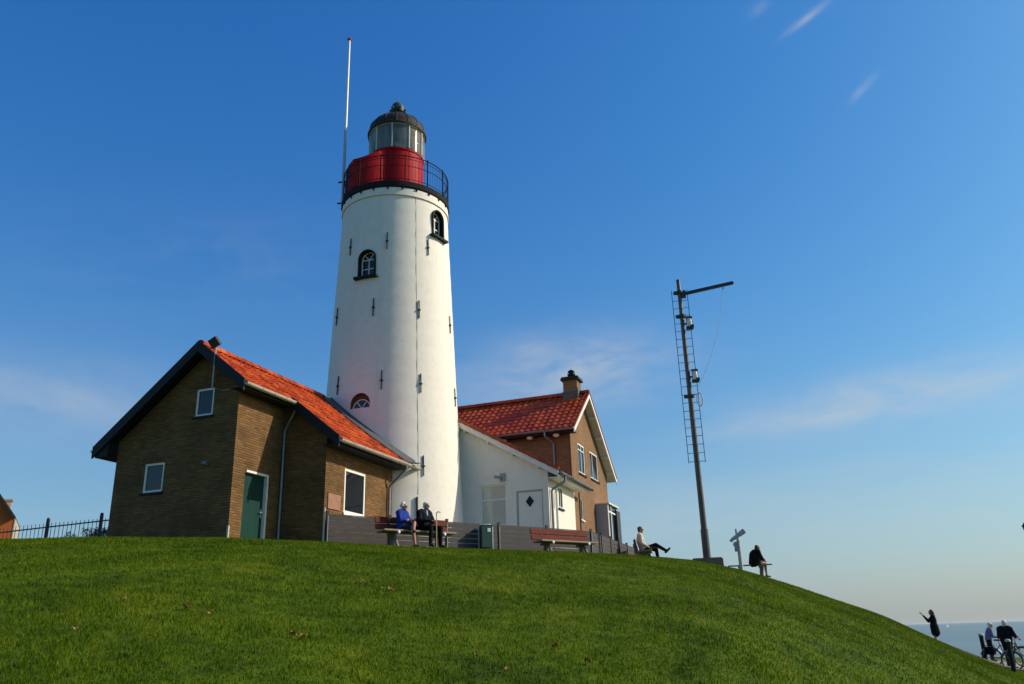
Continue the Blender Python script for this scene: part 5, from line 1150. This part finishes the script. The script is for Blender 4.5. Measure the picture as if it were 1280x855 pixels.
# ================================================================ bicycles, posts, lamp, boat, leaves
def make_bike(label):
    root = empty('bicycle', (0, 0, 0), 0, label, 'bicycle', 'bicycles on the promenade')
    for nm_, x_ in (('wheel', -.53), ('wheel', .53)):
        g = MB(); g.tube([(x_+.335*math.cos(2*PI*k/28), 0, .34+.335*math.sin(2*PI*k/28)) for k in range(29)], .018, 8, caps=False); wh = g.build('wheel', M_tyre, root, smooth=60)
        g = MB(); g.tube([(x_+.312*math.cos(2*PI*k/28), 0, .34+.312*math.sin(2*PI*k/28)) for k in range(29)], .010, 6, caps=False); g.tube([(x_, -.04, .34), (x_, .04, .34)], .022, 8)
        for k in range(14):
            a = 2*PI*k/14; g.tube([(x_, 0, .34), (x_+.305*math.cos(a), 0, .34+.305*math.sin(a))], .003, 4)
        g.build('rim', M_zinc, wh)
        g = MB(); g.tube([(x_+.375*math.cos(t), 0, .34+.375*math.sin(t)) for t in np.linspace(R(20), R(165), 14)], .022, 6); g.build('mudguard', M_zinc, wh, smooth=60)
    g = MB()
    for a, b in (((-.53, .06, .34), (-.05, .02, .30)), ((-.53, -.06, .34), (-.05, -.02, .30)), ((-.05, 0, .30), (-.19, 0, .82)), ((-.05, 0, .30), (.36, 0, .80)), ((-.17, 0, .74), (.35, 0, .84)), ((-.53, .05, .34), (-.19, .01, .76)), ((-.53, -.05, .34), (-.19, -.01, .76)), ((.34, 0, .92), (.38, 0, .72)), ((.38, .05, .72), (.53, .05, .34)), ((.38, -.05, .72), (.53, -.05, .34))): g.tube([a, b], .017, 8)
    g.build('frame', M_black, root)
    g = MB(); g.tube([(.34, 0, .92), (.31, 0, 1.06)], .014, 8); g.tube([(.10, -.29, 1.08), (.22, -.26, 1.12), (.32, -.12, 1.08), (.32, .12, 1.08), (.22, .26, 1.12), (.10, .29, 1.08)], .013, 8); g.build('handlebar', M_steel, root, smooth=60)
    g = MB(); g.sphere((-.24, 0, .95), (.14, .08, .035), 12, 8); g.sphere((-.10, 0, .95), (.10, .035, .028), 12, 8); g.tube([(-.19, 0, .8), (-.21, 0, .94)], .013, 8); g.build('saddle', M_shoe, root, smooth=60)
    g = MB(); g.box((-.55, 0, .76), (.34, .12, .02)); 
    for sy in (-1, 1): g.box((-.55, sy*.13, .58), (.32, .10, .28))
    g.build('pannier_bag', M_dark, root)
    g = MB(); g.tube([(-.05, .05, .30), (-.05, .1, .30), (.08, .1, .2)], .01, 6); g.tube([(-.05, -.05, .30), (-.05, -.1, .30), (-.18, -.1, .4)], .01, 6); g.lathe([(.09, -.006), (.09, .006)], 18, c=(0, 0, 0)) if False else None; g.build('crank', M_steel, root)
    return root
bk = make_bike('bicycle with dark pannier bags standing between the two elderly people'); bk.location = on_ground(28.5, 38.3); bk.rotation_euler.z = R(-38)
bk2 = copy_tree(bk); bk2['label'] = 'bicycle at the right edge beside the person in navy jacket'; bk2.location = on_ground(29.5, 37.0); bk2.rotation_euler.z = R(150)
def bollard(loc, label, h_):
    root = empty('bollard', loc, 0, label, 'bollard', 'posts along the promenade')
    g = MB(); g.lathe([(.075, -.1), (.075, h_-.1), (.085, h_-.1), (.085, h_-.06)], 14); g.build('shaft', M_dkgreen, root, smooth=40)
    g = MB(); g.lathe([(.09, h_-.058), (.095, h_-.02), (.07, h_+.02), (0, h_+.035)], 14); g.build('cap', M_bcap, root, smooth=40)
    return root
bollard(on_ground(27.38, 38.6), 'dark post with pale cap left of the person in grey blue shirt', .92)
bollard(on_ground(28.66, 34.6), 'taller dark green post with pale cap in front of the person in navy jacket', 1.02)
sq = on_ground(31.05, 33.5)
sl = empty('street_lamp', sq, 0, 'dark street lamp whose lantern just enters the frame at the right edge', 'street lamp')
g = MB(); g.tube([(0, 0, -.1), (0, 0, .9), (0, 0, .95), (0, 0, 4.2)], [.10, .09, .06, .045], 12); g.build('post', M_black, sl, smooth=40)
g = MB(); g.tube([(0, 0, 4.2), (0, 0, 4.3)], .03, 8); g.lathe([(.05, 4.3), (.16, 4.32), (.25, 4.72), (.27, 4.76), (.14, 4.92), (.03, 5.0), (0, 5.04)], 8); g.build('lantern', M_black, sl)
bo = az_pt(25.75, 1500, -6.0)
sb = empty('sailing_boat', bo, R(36), 'tiny white sailing boat far out on the sea', 'boat')
g = MB(); g.add([(-3, 0, .7), (-2.6, -.9, .7), (1.2, -1, .7), (3.6, 0, .85), (1.2, 1, .7), (-2.6, .9, .7), (-2.5, 0, -.2), (-2, -.5, -.1), (1, -.5, -.1), (3, 0, 0), (1, .5, -.1), (-2, .5, -.1)],
      [(0, 1, 2, 3, 4, 5), (0, 6, 7, 1), (1, 7, 8, 2), (2, 8, 9, 3), (3, 9, 10, 4), (4, 10, 11, 5), (5, 11, 6, 0), (6, 11, 10, 9, 8, 7)]); g.build('hull', M_wframe, sb)
g = MB(); g.tube([(.3, 0, .6), (.3, 0, 5.2)], .06, 8); g.build('mast', M_steel, sb)
g = MB(); g.prism([(.2, 1.2), (-2.4, 1.3), (.2, 5.0)], (0, 0, 0), EX, EZ, EY, .03); g.prism([(.5, 1.0), (3.3, .9), (.4, 4.4)], (0, 0, 0), EX, EZ, EY, .03); g.build('sail', M_wcap, sb)
# fallen leaves on the lawn
M_fleaf = mat('dry_leaf', (.30, .13, .025), .8, var=.4, scale=20)
lb = MB(); out = [(0, -.06), (.03, -.035), (.055, -.02), (.04, .0), (.05, .03), (.02, .03), (0, .07), (-.02, .03), (-.05, .03), (-.04, 0), (-.055, -.02), (-.03, -.035)]
lb.v = [(0, 0, .012)]+[(a, b, .02*math.sin(i*1.3)+.012*(i % 2)) for i, (a, b) in enumerate(out)]; lb.f = [(0, 1+i, 1+(i+1) % 12) for i in range(12)]; lb.m = [0]*12
l0 = lb.build('fallen_leaf', M_fleaf); s_ = l0.modifiers.new('t', 'SOLIDIFY'); s_.thickness = .002
first = True
for (a, e) in ((-24.6, 2.6), (-21.0, 2.1), (-19.6, 1.7), (-17.2, 2.8), (-10.8, 3.7), (-10.3, 3.5), (-9.0, 3.05), (-8.5, 2.95), (-8.2, 2.9), (-14.5, .3), (-13.9, .15), (-3, -1.4), (-1.0, -2.2), (2.2, -.9), (4.2, -1.9), (-17.5, -1.7), (11, 1.2), (-27, .9)):
    # walk the line of sight out until it meets the ground
    dd = 3.0
    while dd < 30 and math.tan(R(e))*dd > gz(dd*math.sin(R(a)), dd*math.cos(R(a))): dd += .05
    o = l0 if first else l0.copy()
    if not first: COL.objects.link(o)
    first = False
    q = on_ground(a, dd, .036); o.location = q; o.rotation_euler = (rnd.uniform(-.5, .5), rnd.uniform(-.5, .5), rnd.uniform(0, 6.28)); sc_ = rnd.uniform(.35, .75); o.scale = (sc_, sc_, sc_)
    tag(o, 'small dry brown leaf lying in the grass of the slope', 'leaf', 'fallen leaves on the lawn')

# sea air: an even, very thin haze in one closed box
g = MB(); g.box2((-21000, -21000, -7.6), (21000, 21000, 27.0))
mh = bpy.data.materials.new('haze'); mh.use_nodes = True; nh = mh.node_tree; nh.nodes.remove(nh.nodes['Principled BSDF'])
pv = nh.nodes.new('ShaderNodeVolumePrincipled'); pv.inputs['Color'].default_value = (.70, .76, .74, 1); pv.inputs['Density'].default_value = 5e-5; pv.inputs['Anisotropy'].default_value = .3
nh.links.new(pv.outputs[0], nh.nodes['Material Output'].inputs['Volume'])
tag(g.build('haze', mh), 'thin pale haze over the sea', 'haze', kind='stuff')
